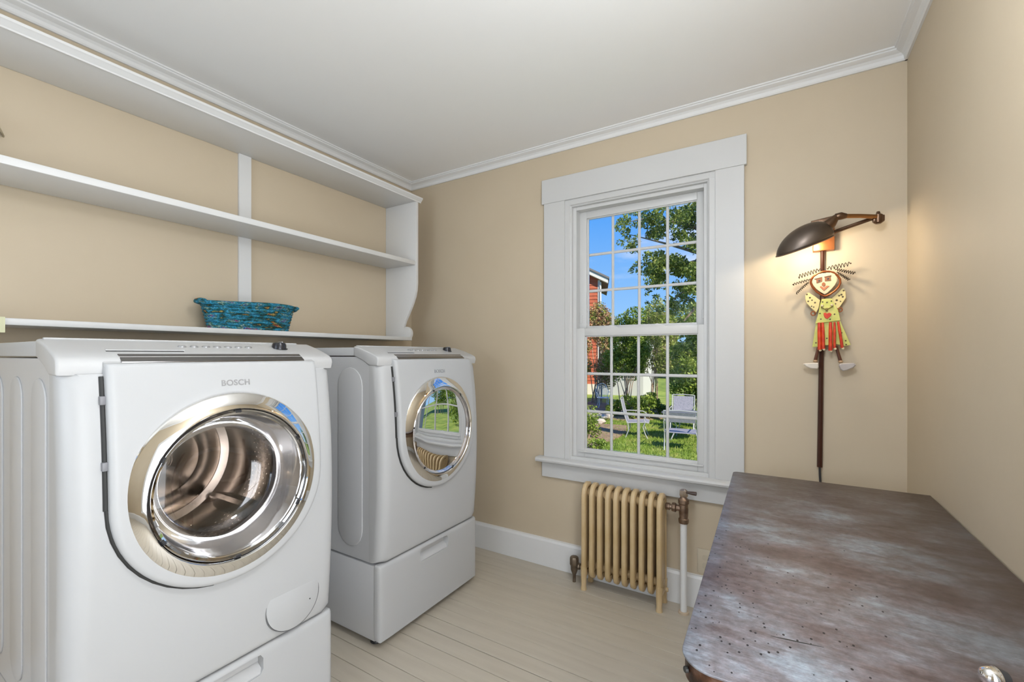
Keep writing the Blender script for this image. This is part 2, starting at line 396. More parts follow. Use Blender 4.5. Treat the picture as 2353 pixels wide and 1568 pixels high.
bk = thing('coiled_basket', 'oval blue and teal basket of coiled printed fabric on the lowest shelf', 'basket', (XL + .115, 1.138, 1.3555), rz=R(-1.5))
def oval(a, b, z, n=40, wob=0, e=2.6):
    out = []
    for k in range(n):
        t = 2 * math.pi * k / n; c, s_ = math.cos(t), math.sin(t)
        rr = (abs(c) ** e + abs(s_) ** e) ** (-1 / e)
        out.append((b * rr * c, a * rr * s_, z + wob * math.sin(t * 2 + .8) + wob * .5 * math.sin(3 * t)))
    return out
NC = 8
for k in range(NC):
    t = k / (NC - 1)
    MB().tube(oval(.172 + .024 * t, .058 + .020 * t, .008 + t * .098, wob=.0022 * t), .0082, 8, closed=True).build('coil', BASK, bk)
MB().tube(oval(.214, .086, .117, wob=.004), .0092, 8, closed=True).build('rim_coil', BASK, bk)
bq = MB(); ov = oval(.170, .056, 0)
bq.prism([(p[0], p[1]) for p in ov], 'z', .004, .012); bq.build('base', BASK, bk)
for s_ in (-1, 1):
    MB().tube([(x, s_ * (.207 + .010 * math.cos(x * 28)), .120 + .002 * math.cos(x * 30)) for x in np.linspace(-.05, .05, 9)], [.006, .009, .0105, .011, .011, .011, .0105, .009, .006], 8).build('handle', BASK, bk)

# paper slip over the shelf edge and rounded sconce at the left border
PAPER = mat('pale_yellow_paper', (.66, .66, .44), .8, bump=.1, bscale=40)
tag(MB().prism([(.150, .0245), (.2285, .0245), (.2290, -.024), (.2275, -.024), (.2270, .0235), (.150, .0235)], 'y', .16, .343).build('paper_slip', PAPER, loc=(XL, 0, 1.333)), 'pale yellow paper slip folded over the lowest shelf edge', 'paper')
SCON = mat('beige_ceramic', (.42, .36, .25), .5)
sc = thing('wall_sconce', 'beige bowl-shaped wall sconce between the upper shelves at the picture edge', 'lamp', (XL, .285, 2.02))
q = MB(); prof = [(.012, -.035), (.04, -.030), (.065, -.016), (.082, .004), (.092, .03), (.094, .036), (.090, .036)]
n_ = 17; vs_ = []; fs_ = []
for r_, t_ in prof:
    for k in range(n_):
        a = -math.pi / 2 + math.pi * k / (n_ - 1); vs_.append((r_ * math.cos(a), r_ * math.sin(a), -t_))
for i_ in range(len(prof) - 1):
    for k in range(n_ - 1): fs_.append((i_ * n_ + k, i_ * n_ + k + 1, (i_ + 1) * n_ + k + 1, (i_ + 1) * n_ + k))
q.add(vs_, fs_); q.build('shade', SCON, sc)
MB().box(.0005, -.03, -.03, .012, .03, .03, b=.003).build('backplate', SCON, sc)

# ------------------------------------------------------------------ laundry machines
# local axes: x across the front (left to right), y depth (front = 0, back positive), z up
HW, ZC = .343, .884
def ff(z):
    return -.024 + (.19 * (z - .80) ** 2 if z > .80 else .12 * (z - .80) ** 2)
def ray_poly(c, a, poly):
    dx, dz = math.cos(a), math.sin(a); best = None; n = len(poly)
    for i in range(n):
        x0, y0 = poly[i][0] - c[0], poly[i][1] - c[1]; x1, y1 = poly[(i + 1) % n][0] - c[0], poly[(i + 1) % n][1] - c[1]
        ex, ey = x1 - x0, y1 - y0; den = dx * ey - dz * ex
        if abs(den) < 1e-12: continue
        t = (x0 * ey - y0 * ex) / den; u = (x0 * dz - y0 * dx) / den
        if t > 0 and -1e-6 <= u <= 1 + 1e-6 and (best is None or t < best): best = t
    return (c[0] + dx * best, c[1] + dz * best)
def ring_panel(c, hole, outer, ts, yfun, back=None, hole_back=None, uni=48):
    """sheet between a hole outline and an outer outline in the x-z plane; y from yfun(x,z,t)"""
    an = set(round(2 * math.pi * k / uni, 5) for k in range(uni))
    for p in outer: an.add(round(math.atan2(p[1] - c[1], p[0] - c[0]) % (2 * math.pi), 5))
    an = sorted(an); keep = [an[0]]
    for a in an[1:]:
        if a - keep[-1] > 1e-3: keep.append(a)
    an = keep; n = len(an); vs = []; fs = []
    A = [ray_poly(c, a, hole) for a in an]; B = [ray_poly(c, a, outer) for a in an]
    rows = []
    for t in ts:
        row = []
        for i in range(n):
            x = A[i][0] + (B[i][0] - A[i][0]) * t; z = A[i][1] + (B[i][1] - A[i][1]) * t
            row.append((x, yfun(x, z, t), z))
        rows.append(row)
    if back is not None: rows.append([(p[0], back if not callable(back) else back(p[0], p[2]), p[2]) for p in rows[-1]])
    if hole_back is not None: rows.insert(0, [(p[0], hole_back, p[2]) for p in rows[0]])
    for r_ in rows: vs += r_
    for j in range(len(rows) - 1):
        for i in range(n):
            k = (i + 1) % n; fs.append((j * n + i, (j + 1) * n + i, (j + 1) * n + k, j * n + k))
    return MB().add(vs, [q[::-1] for q in fs])
def circ(c, r, n=64): return [(c[0] + r * math.cos(2 * math.pi * k / n), c[1] + r * math.sin(2 * math.pi * k / n)) for k in range(n)]
def rrect(x0, z0, x1, z1, r, n=5):
    return arc(x1 - r, z1 - r, r, 0, 90, n) + arc(x0 + r, z1 - r, r, 90, 180, n) + arc(x0 + r, z0 + r, r, 180, 270, n) + arc(x1 - r, z0 + r, r, 270, 360, n)
def stadium(x0, x1, z0, z1, n=10):
    r = (x1 - x0) / 2; c = (x0 + x1) / 2
    return arc(c, z1 - r, r, 0, 180, n) + arc(c, z0 + r, r, 180, 360, n)

def text_mesh(s, size, depth):
    cu = bpy.data.curves.new('lettering', 'FONT'); cu.body = s; cu.size = size; cu.extrude = depth; cu.align_x = 'CENTER'; cu.offset = size * .02; cu.space_character = 1.08
    o = bpy.data.objects.new('tmp', cu); COL.objects.link(o)
    me = bpy.data.meshes.new_from_object(o.evaluated_get(bpy.context.evaluated_depsgraph_get()))
    bpy.data.objects.remove(o); bpy.data.curves.remove(cu)
    return me

def machine(name, label, cat, loc, washer):
    t = thing(name, label, cat, loc, rz=R(90))
    # --- pedestal
    ped = MB().box(-HW + .002, .032, .030, HW - .002, .80, .347, b=.004).build('pedestal', ENAMEL_S, t)
    outer = rrect(-HW, .032, HW, .353, .010)
    def py(x, z, tt):
        e_ = 0; r = .020; d = abs(x) - (HW - r)
        if d > 0: e_ += r - math.sqrt(max(r * r - d * d, 0))
        r = .016; d = z - (.353 - r)
        if d > 0: e_ += r - math.sqrt(max(r * r - d * d, 0))
        return e_ * .9
    dr = ring_panel((0, .307), rrect(-.100, .276, .100, .338, .014), outer, [0, .03, .2, .5, .8, .9, .94, .965, .985, 1], py, back=.032, hole_back=.0315, uni=40).build('drawer_front', ENAMEL, t)
    MB().prism(rrect(-.104, .272, .104, .342, .014), 'y', .0305, .0318).build('handle_recess', PLASTIC_W, dr)
    MB().prism([(.030, .2765), (.004, .2765), (.004, .280), (.012, .290), (.030, .302)], 'x', -.099, .099).build('handle_lip', PLASTIC_W, dr)
    for fx in (-.30, .30):
        for fy in (.07, .72):
            MB().lathe([(.0, 0), (.022, 0), (.024, .004), (.022, .010), (.012, .014), (.010, .034)], (fx, fy, 0), 'z', 16).build('foot', BLACKP, t)
    # --- cabinet
    MB().box(-HW + .001, .060, .358, HW - .001, .80, 1.234, b=.003).add([], [])
    cab = MB()
    cab.prism([(.058, .358), (.80, .358), (.80, 1.232), (.13, 1.232), (.058, 1.19)], 'x', -HW + .001, -HW + .010)
    cab.prism([(.058, .358), (.80, .358), (.80, 1.232), (.13, 1.232), (.058, 1.19)], 'x', HW - .010, HW - .001)
    cab.box(-HW + .010, .79, .358, HW - .010, .80, 1.232); cab.box(-HW + .010, .06, .358, HW - .010, .79, .366)
    cb = cab.build('cabinet', ENAMEL_S, t)
    strips = ((.085, .200), (.285, .395), (.48, .59)) if washer else ((.105, .265), (.36, .52))
    for a, b in strips:
        for sd in (-1, 1):
            x0, x1 = (-HW - .0025, -HW + .002) if sd < 0 else (HW - .002, HW + .0025)
            MB().prism(stadium(a, b, .405, 1.185), 'x', x0, x1, bevel=.0022, seg=3).build('side_relief', ENAMEL_S, cb)
    def by(x, z, tt):
        r = .045; d = abs(x) - (HW - r); e_ = 0
        if d > 0: e_ = r - math.sqrt(max(r * r - d * d, 0))
        d = (.358 + .016) - z
        if d > 0: e_ += .016 - math.sqrt(max(.016 ** 2 - d * d, 0))
        return ff(z) + e_
    TS = [0, .15, .3, .45, .6, .7, .78, .84, .88, .91, .935, .955, .97, .982, .991, .997, 1]
    ring_panel((0, ZC), circ((0, ZC), .215), [(HW, .358), (HW, 1.196), (-HW, 1.196), (-HW, .358)], TS, by, back=.064, hole_back=.10, uni=96).build('front_panel', ENAMEL, t)
    MB().lathe([(.0, 0), (.004, 0), (.004, .002), (0, .002)], (-HW + .03, .012, .38), 'y', 10).build('screw', STEELB, t)
    # --- top plate and control fascia
    MB().prism([(.150, 1.236), (.80, 1.236), (.80, 1.266), (.79, 1.273), (.150, 1.273)], 'x', -HW - .001, HW + .001, bevel=.004).build('top_plate', ENAMEL, t)
    cp = [(.012, 1.194), (.006, 1.214), (.009, 1.228), (.018, 1.236), (.045, 1.247), (.09, 1.262), (.13, 1.273), (.150, 1.278), (.158, 1.277), (.160, 1.272), (.160, 1.236), (.10, 1.215), (.06, 1.194)]
    fas = MB().prism(cp, 'x', -HW - .003, HW + .003, bevel=.006, seg=3).build('control_fascia', PLASTIC_W, t)
    MB().box(-.335, .146, 1.2765, .30, .157, 1.2815, b=.002).build('rear_ridge', PLASTIC_W, fas)
    def slope(y_): return 1.247 + (y_ - .045) * (1.273 - 1.247) / .085
    MB().prism([(.052, slope(.052) + .001), (.052, slope(.052) + .004), (.056, slope(.056) + .004), (.056, slope(.056) + .001)], 'x', -.25, -.085).build('dispenser_lip', PLASTIC_W, fas)
    MB().prism([(.0485, slope(.0485) - .001), (.0485, slope(.0485) + .0015), (.052, slope(.052) + .0015), (.052, slope(.052) - .001)], 'x', -.25, -.088).build('dispenser_gap', DARK, fas)
    for k in range(7):
        bx = -.075 + k * .030
        MB().lathe([(.0, .004), (.008, .004), (.0105, .002), (.0105, -.002)], (bx, .095, slope(.095)), 'z', 14).build('button', GREYP, fas)
    kn = MB().lathe([(.0, .020), (.012, .0195), (.019, .017), (.0215, .010), (.022, 0), (.026, -.001), (.026, -.004)], (.205, .095, slope(.095)), 'z', 24).build('dial_knob', mat('dial_dark', (.035, .035, .04), .25, .5), fas)
    MB().box(.203, .074, slope(.095) + .018, .207, .100, slope(.095) + .0215, b=.001).build('dial_grip', GREYP, kn)
    # --- door
    DW = .268
    shield = [(DW, 1.221), (-DW, 1.221)] + [(-DW, z_) for z_ in (1.1, 1.0)] + arc(0, ZC, DW, 180, 360, 40) + [(DW, z_) for z_ in (1.0, 1.1)]
    def dy(x, z, tt):
        d = ff(z) - .024
        if z < ZC: rad = math.hypot(x, z - ZC)
        else: rad = abs(x)
        q_ = rad - (DW - .014)
        if q_ > 0: d += .9 * (.014 - math.sqrt(max(.014 ** 2 - q_ * q_, 0)))
        q_ = z - 1.211
        if q_ > 0: d += .9 * (.010 - math.sqrt(max(.010 ** 2 - min(q_, .01) ** 2, 0)))
        return d
    door = ring_panel((0, ZC), circ((0, ZC), .225), shield, [0, .3, .5, .65, .75, .82, .87, .90, .925, .945, .96, .973, .984, .993, 1], dy, back=lambda x, z: ff(z) + .006, hole_back=-.005, uni=96).build('door', ENAMEL, t)
    MB().prism([(-.006, 1.212), (.002, 1.2205), (.020, 1.2335), (.052, 1.2495), (.056, 1.247), (.056, 1.215)], 'x', -DW, DW, bevel=.002).build('door_top', PLASTIC_W, door)
    MB().prism([(.0015, 1.2215), (.0015, 1.2240), (.020, 1.2372), (.030, 1.2425), (.030, 1.2380), (.020, 1.2325)], 'x', -.235, .235, bevel=.001).build('door_handle', STEELB, door)
    # hinge gap at the left side of the door
    gp = MB(); zz = [.66, .72, .80, .884, .96, 1.04, 1.12, 1.19]
    gp.tube([(-DW - .004, ff(z_) - .001, z_) for z_ in zz[3:]], .0045, 6)
    gp.tube([((-DW - .002) * math.cos(R(a)), ff(ZC - DW * math.sin(R(a))) - .001, ZC - (DW + .002) * math.sin(R(a))) for a in range(0, 88, 8)], .0045, 6)
    gp.build('door_gap', DARK, t)
    for hz in (1.135, .985):
        MB().box(-DW - .010, ff(hz) - .010, hz - .010, -DW + .001, ff(hz) + .002, hz + .010, b=.0015).build('hinge', GASKET, door)
    # chrome ring, clear rim, funnel, glass
    MB().lathe([(.252, -.028), (.2515, -.036), (.249, -.0405), (.246, -.0425), (.230, -.0515), (.214, -.0595), (.209, -.0605), (.206, -.0570), (.205, -.048), (.205, -.010)], (0, 0, ZC), 'y', 96).build('chrome_ring', CHROME, door)
    MB().lathe([(.205, -.036), (.204, -.052), (.199, -.057), (.193, -.054), (.190, -.044)], (0, 0, ZC), 'y', 96).build('clear_rim', RIMGLASS if washer else FUNNEL, door)
    for k in range(6):
        a = R(90 + 60 * k + (0 if washer else 20)); cx_, cz_ = .199 * math.cos(a), ZC + .199 * math.sin(a)
        c_ = MB(); d_ = R(2.0 if washer else 1.1)
        c_.tube([(.2 * math.cos(a + s_ * d_), -.054, ZC + .2 * math.sin(a + s_ * d_)) for s_ in (-1, 0, 1)], .0048, 6); c_.build('rim_clip', BLACKP, door)
    if washer:
        MB().lathe([(.192, -.046), (.190, -.020), (.186, .015), (.179, .042), (.172, .055)], (0, 0, ZC), 'y', 96).build('glass_funnel', FUNNEL, door)
        MB().lathe([(.173, .053), (.160, .075), (.13, .092), (.07, .102), (.0, .104)], (0, 0, ZC), 'y', 64).build('glass', WASHGLASS, door)
        MB().lathe([(.193, -.049), (.15, -.056), (.08, -.061), (0, -.062)], (0, 0, ZC), 'y', 64).build('outer_glass', OUTGLASS, door)
        MB().lathe([(.235, .05), (.205, .045), (.190, .060), (.184, .078), (.188, .100), (.205, .115), (.235, .118)], (0, 0, ZC), 'y', 64).build('gasket', GASKET, t)
    else:
        MB().lathe([(.192, -.0470), (.185, -.0478), (.12, -.0492), (.06, -.0498), (.0, -.0500)], (0, 0, ZC), 'y', 96).build('glass', DRYGLASS, door)
        MB().lathe([(.192, -.044), (.176, -.02), (.166, .03)], (0, 0, ZC), 'y', 64).build('glass_funnel', FUNNEL, door)
        MB().lathe([(.235, .05), (.20, .045), (.172, .060), (.20, .115), (.235, .118)], (0, 0, ZC), 'y', 64).build('gasket', GASKET, t)
    # drum
    dm = MB().lathe([(.20, .122), (.225, .115), (.243, .13), (.246, .20), (.243, .205), (.246, .21), (.246, .33), (.243, .335), (.246, .34), (.244, .43), (.225, .46), (.20, .468), (.19, .462), (.13, .466), (.12, .455), (.06, .445), (.0, .44)], (0, 0, ZC), 'y', 64).build('drum', STEEL if washer else mat('dryer_drum', (.10, .13, .19), .4, .3), t)
    for k in range(3):
        a = R(75 + 120 * k); p = MB()
        pts = [(-.035, 0), (-.020, .030), (-.008, .046), (.008, .046), (.020, .030), (.035, 0)]
        vs = []; n = len(pts)
        for yy, sc_ in ((.16, .75), (.20, 1), (.38, 1), (.43, .75)):
            for u, w in pts:
                r_ = .245 - w * sc_; uu = u * sc_; vs.append((r_ * math.cos(a) - uu * math.sin(a), yy, ZC + r_ * math.sin(a) + uu * math.cos(a)))
        fs = [(j * n + i, j * n + i + 1, (j + 1) * n + i + 1, (j + 1) * n + i) for j in range(3) for i in range(n - 1)] + [tuple(range(n)), tuple(range(3 * n, 4 * n))]
        p.add(vs, fs).build('drum_paddle', STEEL, dm)
    if washer:
        pf = MB()
        for row in range(9):
            yy = .225 + row * .0115
            for k in range(46):
                a = 2 * math.pi * (k + .5 * (row % 2)) / 46
                c, s_ = math.cos(a), math.sin(a); r_ = .2452; w = .0034
                pf.add([(r_ * c - w * s_, yy, ZC + r_ * s_ + w * c), (r_ * c, yy + w, ZC + r_ * s_), (r_ * c + w * s_, yy, ZC + r_ * s_ - w * c), (r_ * c, yy - w, ZC + r_ * s_)], [(0, 1, 2, 3)])
        tag(pf.build('drum_perforation', mat('bright_perforation', (.75, .7, .65), .3, 1), dm, smooth=False), kind='stuff')
        MB().lathe([(.0, .425), (.022, .426), (.035, .435), (.04, .445)], (0, 0, ZC), 'y', 24).build('drum_hub', CHROME, dm)
        # filter cover, lower right
        fx, fz = .190, .458
        MB().lathe([(.086, .004), (.0885, -.0008), (.0895, -.0008), (.0905, .004)], (fx, ff(fz) - .0006, fz), 'y', 48).build('filter_groove', mat('seam_grey', (.16, .16, .16), .5), t)
        MB().lathe([(.0005, .0), (.084, .0), (.0868, .0012), (.087, .005)], (fx, ff(fz) - .0028, fz), 'y', 48).build('filter_cover', ENAMEL, t)
        MB().lathe([(.0, -.0008), (.0022, -.0008), (.0022, .001)], (fx + .055, ff(fz) - .0028, fz - .02), 'y', 8).build('cover_pin', DARK, t)
    me = text_mesh('BOSCH', .0225, .0005); me.materials.append(GREYP)
    tx = bpy.data.objects.new('brand_lettering', me); COL.objects.link(tx); tx.parent = door
    tx.location = (.010, ff(1.155) - .0246, 1.155); tx.rotation_euler = (R(90 - 9.9), 0, 0)
    return t
machine('washing_machine', 'white front-loading washer on pedestal, nearest, with chrome ringed clear door', 'washer', (-1.336, .644, 0), True)
machine('tumble_dryer', 'white front-loading dryer on pedestal by the corner, dark reflective door', 'dryer', (-1.428, 1.620, 0), False)

# ------------------------------------------------------------------ radiator
RADM = mat('cream_radiator_paint', (.52, .375, .19), .36, var=[(.58, .435, .25)], vscale=9, bump=.08, bscale=60)
BRASS = mat('aged_brass_valve', (.16, .10, .065), .35, .75, var=[(.30, .21, .15)], vscale=30)
rad = thing('cast_iron_radiator', 'cream painted cast-iron column radiator under the window', 'radiator', (-.697, 2.235, 0))
NS, PIT = 10, .0432
def section(legs):
    b = MB(); yf, yb, zt, zb, n = -.047, .047, .545, .072, 12
    path = [(yf, zb + .03)] + [(yf, z) for z in (.2, .35, zt - .045)] + [(yf + .008, zt - .02), (yf + .022, zt - .006), (0, zt), (yb - .022, zt - .006), (yb - .008, zt - .02), (yb, zt - .045)] + [(yb, z) for z in (.35, .2)] + [(yb, zb + .03), (yb - .008, zb + .012), (yb - .02, zb + .004), (0, zb + .008), (yf + .02, zb + .004), (yf + .008, zb + .012)]
    m = len(path); vs = []; fs = []
    for i in range(m):
        p = Vector((path[i][0], path[i][1])); t = (Vector(path[(i + 1) % m]) - Vector(path[i - 1])).normalized(); nn = Vector((-t.y, t.x))
        for k in range(n):
            a = 2 * math.pi * k / n
            ca, sa = math.cos(a), math.sin(a)
            u = .0142 * math.copysign(abs(ca) ** .8, ca); w = .0150 * sa
            q = p + nn * w; vs.append((u, q.x, q.y))
    for i in range(m):
        for k in range(n):
            j = (i + 1) % m; fs.append((i * n + k, i * n + (k + 1) % n, j * n + (k + 1) % n, j * n + k))
    b.add(vs, fs)
    b.box(-.0095, -.042, .100, .0095, .042, .525, b=.004)
    if legs:
        for yy in (yf, yb): b.tube([(0, yy, .12), (0, yy * 1.03, .06), (0, yy * 1.06, .022), (0, yy * 1.06, 0)], [.017, .0155, .0135, .0165], 10)
    return b
mid = section(False).build('section', RADM, rad); lg = section(True).build('section', RADM, rad)
for k in range(NS):
    x = (k - (NS - 1) / 2) * PIT
    src = lg if k in (0, NS - 1) else mid
    if k in (0, 1): o = src
    else: o = src.copy(); COL.objects.link(o); o.parent = rad
    o.location = (x, 0, 0)
HX = (NS / 2) * PIT
for zz in (.500, .118):
    MB().tube([(-HX + .01, 0, zz), (HX - .01, 0, zz)], .020, 14).build('hub_pipe', RADM, rad)
MB().tube([(-HX + .02, 0, .118), (-HX - .008, 0, .118)], .016, 8).build('end_plug', RADM, rad)
MB().lathe([(0, 0), (.010, 0), (.010, .012), (0, .012)], (HX - .002, .0, .09), 'x', 10).build('air_bleed', RADM, rad)
# right valve with pipe to the floor
rv = MB().lathe([(.016, HX - .002), (.018, HX + .002), (.018, HX + .018), (.012, HX + .019), (.012, HX + .026), (.021, HX + .028), (.023, HX + .034), (.023, HX + .044), (.016, HX + .050), (.016, HX + .066)], (0, 0, .500), 'x', 8).build('union_nut', BRASS, rad)
VX = HX + .081
vb = MB().lathe([(.0, .430), (.022, .432), (.024, .440), (.024, .452), (.019, .456), (.021, .475), (.022, .50), (.020, .522), (.025, .528), (.025, .545), (.017, .552), (.015, .556), (.015, .585), (.0, .588)], (VX, 0, 0), 'z', 12).build('valve_body', BRASS, rad)
MB().lathe([(.0, 0), (.018, 0), (.020, .005), (.018, .028), (.010, .034), (0, .035)], (VX, 0, .560), 'z', 8).build('valve_bonnet', mat('bright_worn_brass', (.55, .45, .36), .25, .9), vb)
MB().lathe([(.0, .010), (.005, .010), (.006, .02), (.009, .045), (.0095, .058), (.0, .060)], (VX, -.004, .582), 'x', 10).build('valve_handle', mat('brown_handle', (.06, .035, .025), .35), vb)
MB().lathe([(.0155, 0), (.0155, .436)], (VX, 0, 0), 'z', 18).build('supply_pipe', TRIM, rad)
MB().lathe([(.0155, .010), (.024, .008), (.026, 0)], (VX, 0, 0), 'z', 18).build('pipe_collar', mat('worn_beige', (.48, .38, .27), .6), rad)
# left steam trap
TX = -HX - .052
tr = MB().lathe([(.0, .040), (.010, .040), (.012, .046), (.016, .056), (.020, .068), (.021, .090), (.024, .094), (.026, .100), (.026, .128), (.020, .137), (.0, .139)], (TX, -.004, 0), 'z', 8).build('steam_trap', mat('bronze_trap', (.13, .095, .065), .42, .6, var=[(.22, .17, .12)], vscale=25), rad)
MB().lathe([(.010, TX + .012), (.010, TX + .020), (.017, TX + .022), (.019, TX + .027), (.017, TX + .034), (.011, TX + .036), (.011, TX + .044), (.016, TX + .046), (.016, TX + .054), (.012, TX + .056)], (0, -.002, .090), 'x', 8).build('union_nut', MATS['bronze_trap'], rad)
MB().lathe([(.009, 0), (.009, .042)], (TX, -.004, 0), 'z', 10).build('drain_pipe', MATS['bronze_trap'], rad)

# painted-over outlet plate beside the pipe
ol = tag(MB().box(-.352, YB - .007, .172, -.270, YB - .0002, .292, b=.003).build('outlet_plate', mat('painted_plate', (.55, .48, .36), .5)), 'beige painted outlet plate low on the wall beside the white pipe', 'outlet')
for zz in (.212, .252):
    MB().prism(rrect(-.328, zz - .013, -.294, zz + .013, .008), 'y', YB - .0085, YB - .0068).build('socket', mat('painted_socket', (.50, .44, .33), .5), ol)

# ------------------------------------------------------------------ table
def table_mat():
    m = bpy.data.materials.new('aged_zinc_top'); m.use_nodes = True
    n = m.node_tree.nodes; l = m.node_tree.links; b = n['Principled BSDF']
    tc = n.new('ShaderNodeTexCoord')
    def mapn(s, rz=0):
        q = n.new('ShaderNodeMapping'); q.inputs['Scale'].default_value = s; q.inputs['Rotation'].default_value = (0, 0, rz); l.new(tc.outputs['Object'], q.inputs[0]); return q
    def noise(mp, sc, det, rough=.6):
        t = n.new('ShaderNodeTexNoise'); t.inputs['Scale'].default_value = sc; t.inputs['Detail'].default_value = det; t.inputs['Roughness'].default_value = rough; l.new(mp.outputs[0], t.inputs['Vector']); return t
    def ramp(src, stops):
        r = n.new('ShaderNodeValToRGB'); e_ = r.color_ramp.elements
        e_[0].position, e_[0].color = stops[0][0], (*stops[0][1], 1); e_[1].position, e_[1].color = stops[-1][0], (*stops[-1][1], 1)
        for p, c in stops[1:-1]: q = e_.new(p); q.color = (*c, 1)
        l.new(src, r.inputs[0]); return r
    def mix(kind, fac, a, c):
        x = n.new('ShaderNodeMixRGB'); x.blend_type = kind
        if isinstance(fac, (int, float)): x.inputs[0].default_value = fac
        else: l.new(fac, x.inputs[0])
        for k, s in ((1, a), (2, c)):
            if isinstance(s, tuple): x.inputs[k].default_value = (*s, 1)
            else: l.new(s, x.inputs[k])
        return x
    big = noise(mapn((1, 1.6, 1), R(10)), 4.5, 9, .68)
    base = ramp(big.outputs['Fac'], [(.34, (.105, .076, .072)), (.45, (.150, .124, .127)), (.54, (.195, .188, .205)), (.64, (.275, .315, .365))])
    streak = noise(mapn((4, 22, 1), R(12)), 4.5, 10, .75)
    sr = ramp(streak.outputs['Fac'], [(.30, (.25, .22, .20)), (.5, (.5, .5, .5)), (.72, (.80, .79, .80))])
    c1 = mix('OVERLAY', .60, base.outputs[0], sr.outputs[0])
    fine = noise(mapn((1, 1, 1)), 60, 6, .7)
    fr = ramp(fine.outputs['Fac'], [(.30, (.28, .28, .28)), (.7, (.74, .74, .74))])
    c2 = mix('OVERLAY', .60, c1.outputs[0], fr.outputs[0])
    # worn brown by the wall and far edge, partly painting in the weaker sky reflection
    sep = n.new('ShaderNodeSeparateXYZ'); l.new(tc.outputs['Object'], sep.inputs[0])
    mx_ = n.new('ShaderNodeMapRange'); mx_.inputs[1].default_value = .34; mx_.inputs[2].default_value = .60; l.new(sep.outputs['X'], mx_.inputs[0])
    my_ = n.new('ShaderNodeMapRange'); my_.inputs[1].default_value = 1.02; my_.inputs[2].default_value = 1.30; l.new(sep.outputs['Y'], my_.inputs[0])
    ad = n.new('ShaderNodeMath'); ad.operation = 'MAXIMUM'; 
    mxy = n.new('ShaderNodeMath'); mxy.operation = 'MULTIPLY'; l.new(my_.outputs[0], mxy.inputs[0]); mxy.inputs[1].default_value = .8
    l.new(mx_.outputs[0], ad.inputs[0]); l.new(mxy.outputs[0], ad.inputs[1])
    nz = noise(mapn((1, 1, 1)), 7, 6); pw = n.new('ShaderNodeMath'); pw.operation = 'MULTIPLY_ADD'; l.new(nz.outputs['Fac'], pw.inputs[0]); pw.inputs[1].default_value = 1.6; pw.inputs[2].default_value = -.8
    sm = n.new('ShaderNodeMath'); sm.operation = 'ADD'; sm.use_clamp = True; l.new(ad.outputs[0], sm.inputs[0]); l.new(pw.outputs[0], sm.inputs[1])
    sm2 = n.new('ShaderNodeMath'); sm2.operation = 'MULTIPLY'; sm2.inputs[1].default_value = .75; l.new(sm.outputs[0], sm2.inputs[0])
    c3 = mix('MIX', sm2.outputs[0], c2.outputs[0], (.085, .056, .038))
    # pits, denser near the free corner
    vo = n.new('ShaderNodeTexVoronoi'); vo.inputs['Scale'].default_value = 85; l.new(mapn((1.2, .8, 1)).outputs[0], vo.inputs['Vector'])
    th = n.new('ShaderNodeMath'); th.operation = 'LESS_THAN'; th.inputs[1].default_value = .20; l.new(vo.outputs['Distance'], th.inputs[0])
    px = n.new('ShaderNodeMapRange'); px.inputs[1].default_value = .36; px.inputs[2].default_value = .0; l.new(sep.outputs['X'], px.inputs[0])
    py_ = n.new('ShaderNodeMapRange'); py_.inputs[1].default_value = .75; py_.inputs[2].default_value = .0; l.new(sep.outputs['Y'], py_.inputs[0])
    pm = n.new('ShaderNodeMath'); pm.operation = 'MULTIPLY'; l.new(px.outputs[0], pm.inputs[0]); l.new(py_.outputs[0], pm.inputs[1])
    pn = noise(mapn((1, 1, 1)), 9, 2); ps = n.new('ShaderNodeMath'); ps.operation = 'MULTIPLY'; l.new(pm.outputs[0], ps.inputs[0]); l.new(pn.outputs['Fac'], ps.inputs[1])
    # keep only some of the cells
    cg = n.new('ShaderNodeMath'); cg.operation = 'GREATER_THAN'; l.new(ps.outputs[0], cg.inputs[0])
    cs_ = n.new('ShaderNodeSeparateColor'); l.new(vo.outputs['Color'], cs_.inputs[0])
    cm = n.new('ShaderNodeMath'); cm.operation = 'MULTIPLY'; cm.inputs[1].default_value = .62; l.new(cs_.outputs[0], cm.inputs[0]); l.new(cm.outputs[0], cg.inputs[1])
    pit = n.new('ShaderNodeMath'); pit.operation = 'MULTIPLY'; l.new(th.outputs[0], pit.inputs[0]); l.new(cg.outputs[0], pit.inputs[1])
    c4 = mix('MIX', pit.outputs[0], c3.outputs[0], (.02, .018, .02))
    # pale scratches
    wv = noise(mapn((2, 60, 1), R(35)), 4, 3); wr = ramp(wv.outputs['Fac'], [(.70, (0, 0, 0)), (.76, (.3, .3, .3))])
    c5 = mix('ADD', .5, c4.outputs[0], wr.outputs[0])
    l.new(c5.outputs[0], b.inputs['Base Color'])
    rr = ramp(streak.outputs['Fac'], [(.3, (.30, .30, .30)), (.7, (.48, .48, .48))]); l.new(rr.outputs[0], b.inputs['Roughness'])
    b.inputs['Metallic'].default_value = .50; b.inputs['Specular IOR Level'].default_value = .55
    bp = n.new('ShaderNodeBump'); bp.inputs['Strength'].default_value = .25; bp.inputs['Distance'].default_value = .004
    hh = n.new('ShaderNodeMath'); hh.operation = 'SUBTRACT'; l.new(streak.outputs['Fac'], hh.inputs[0]); l.new(pit.outputs[0], hh.inputs[1])
    l.new(hh.outputs[0], bp.inputs['Height']); l.new(bp.outputs[0], b.inputs['Normal'])
    return m
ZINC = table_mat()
RUST = mat('rusty_edge_metal', (.030, .014, .008), .42, .35, var=[(.09, .038, .018), (.16, .10, .075)], vscale=34, var_pos=(.42, .72), bump=.15, bscale=90)
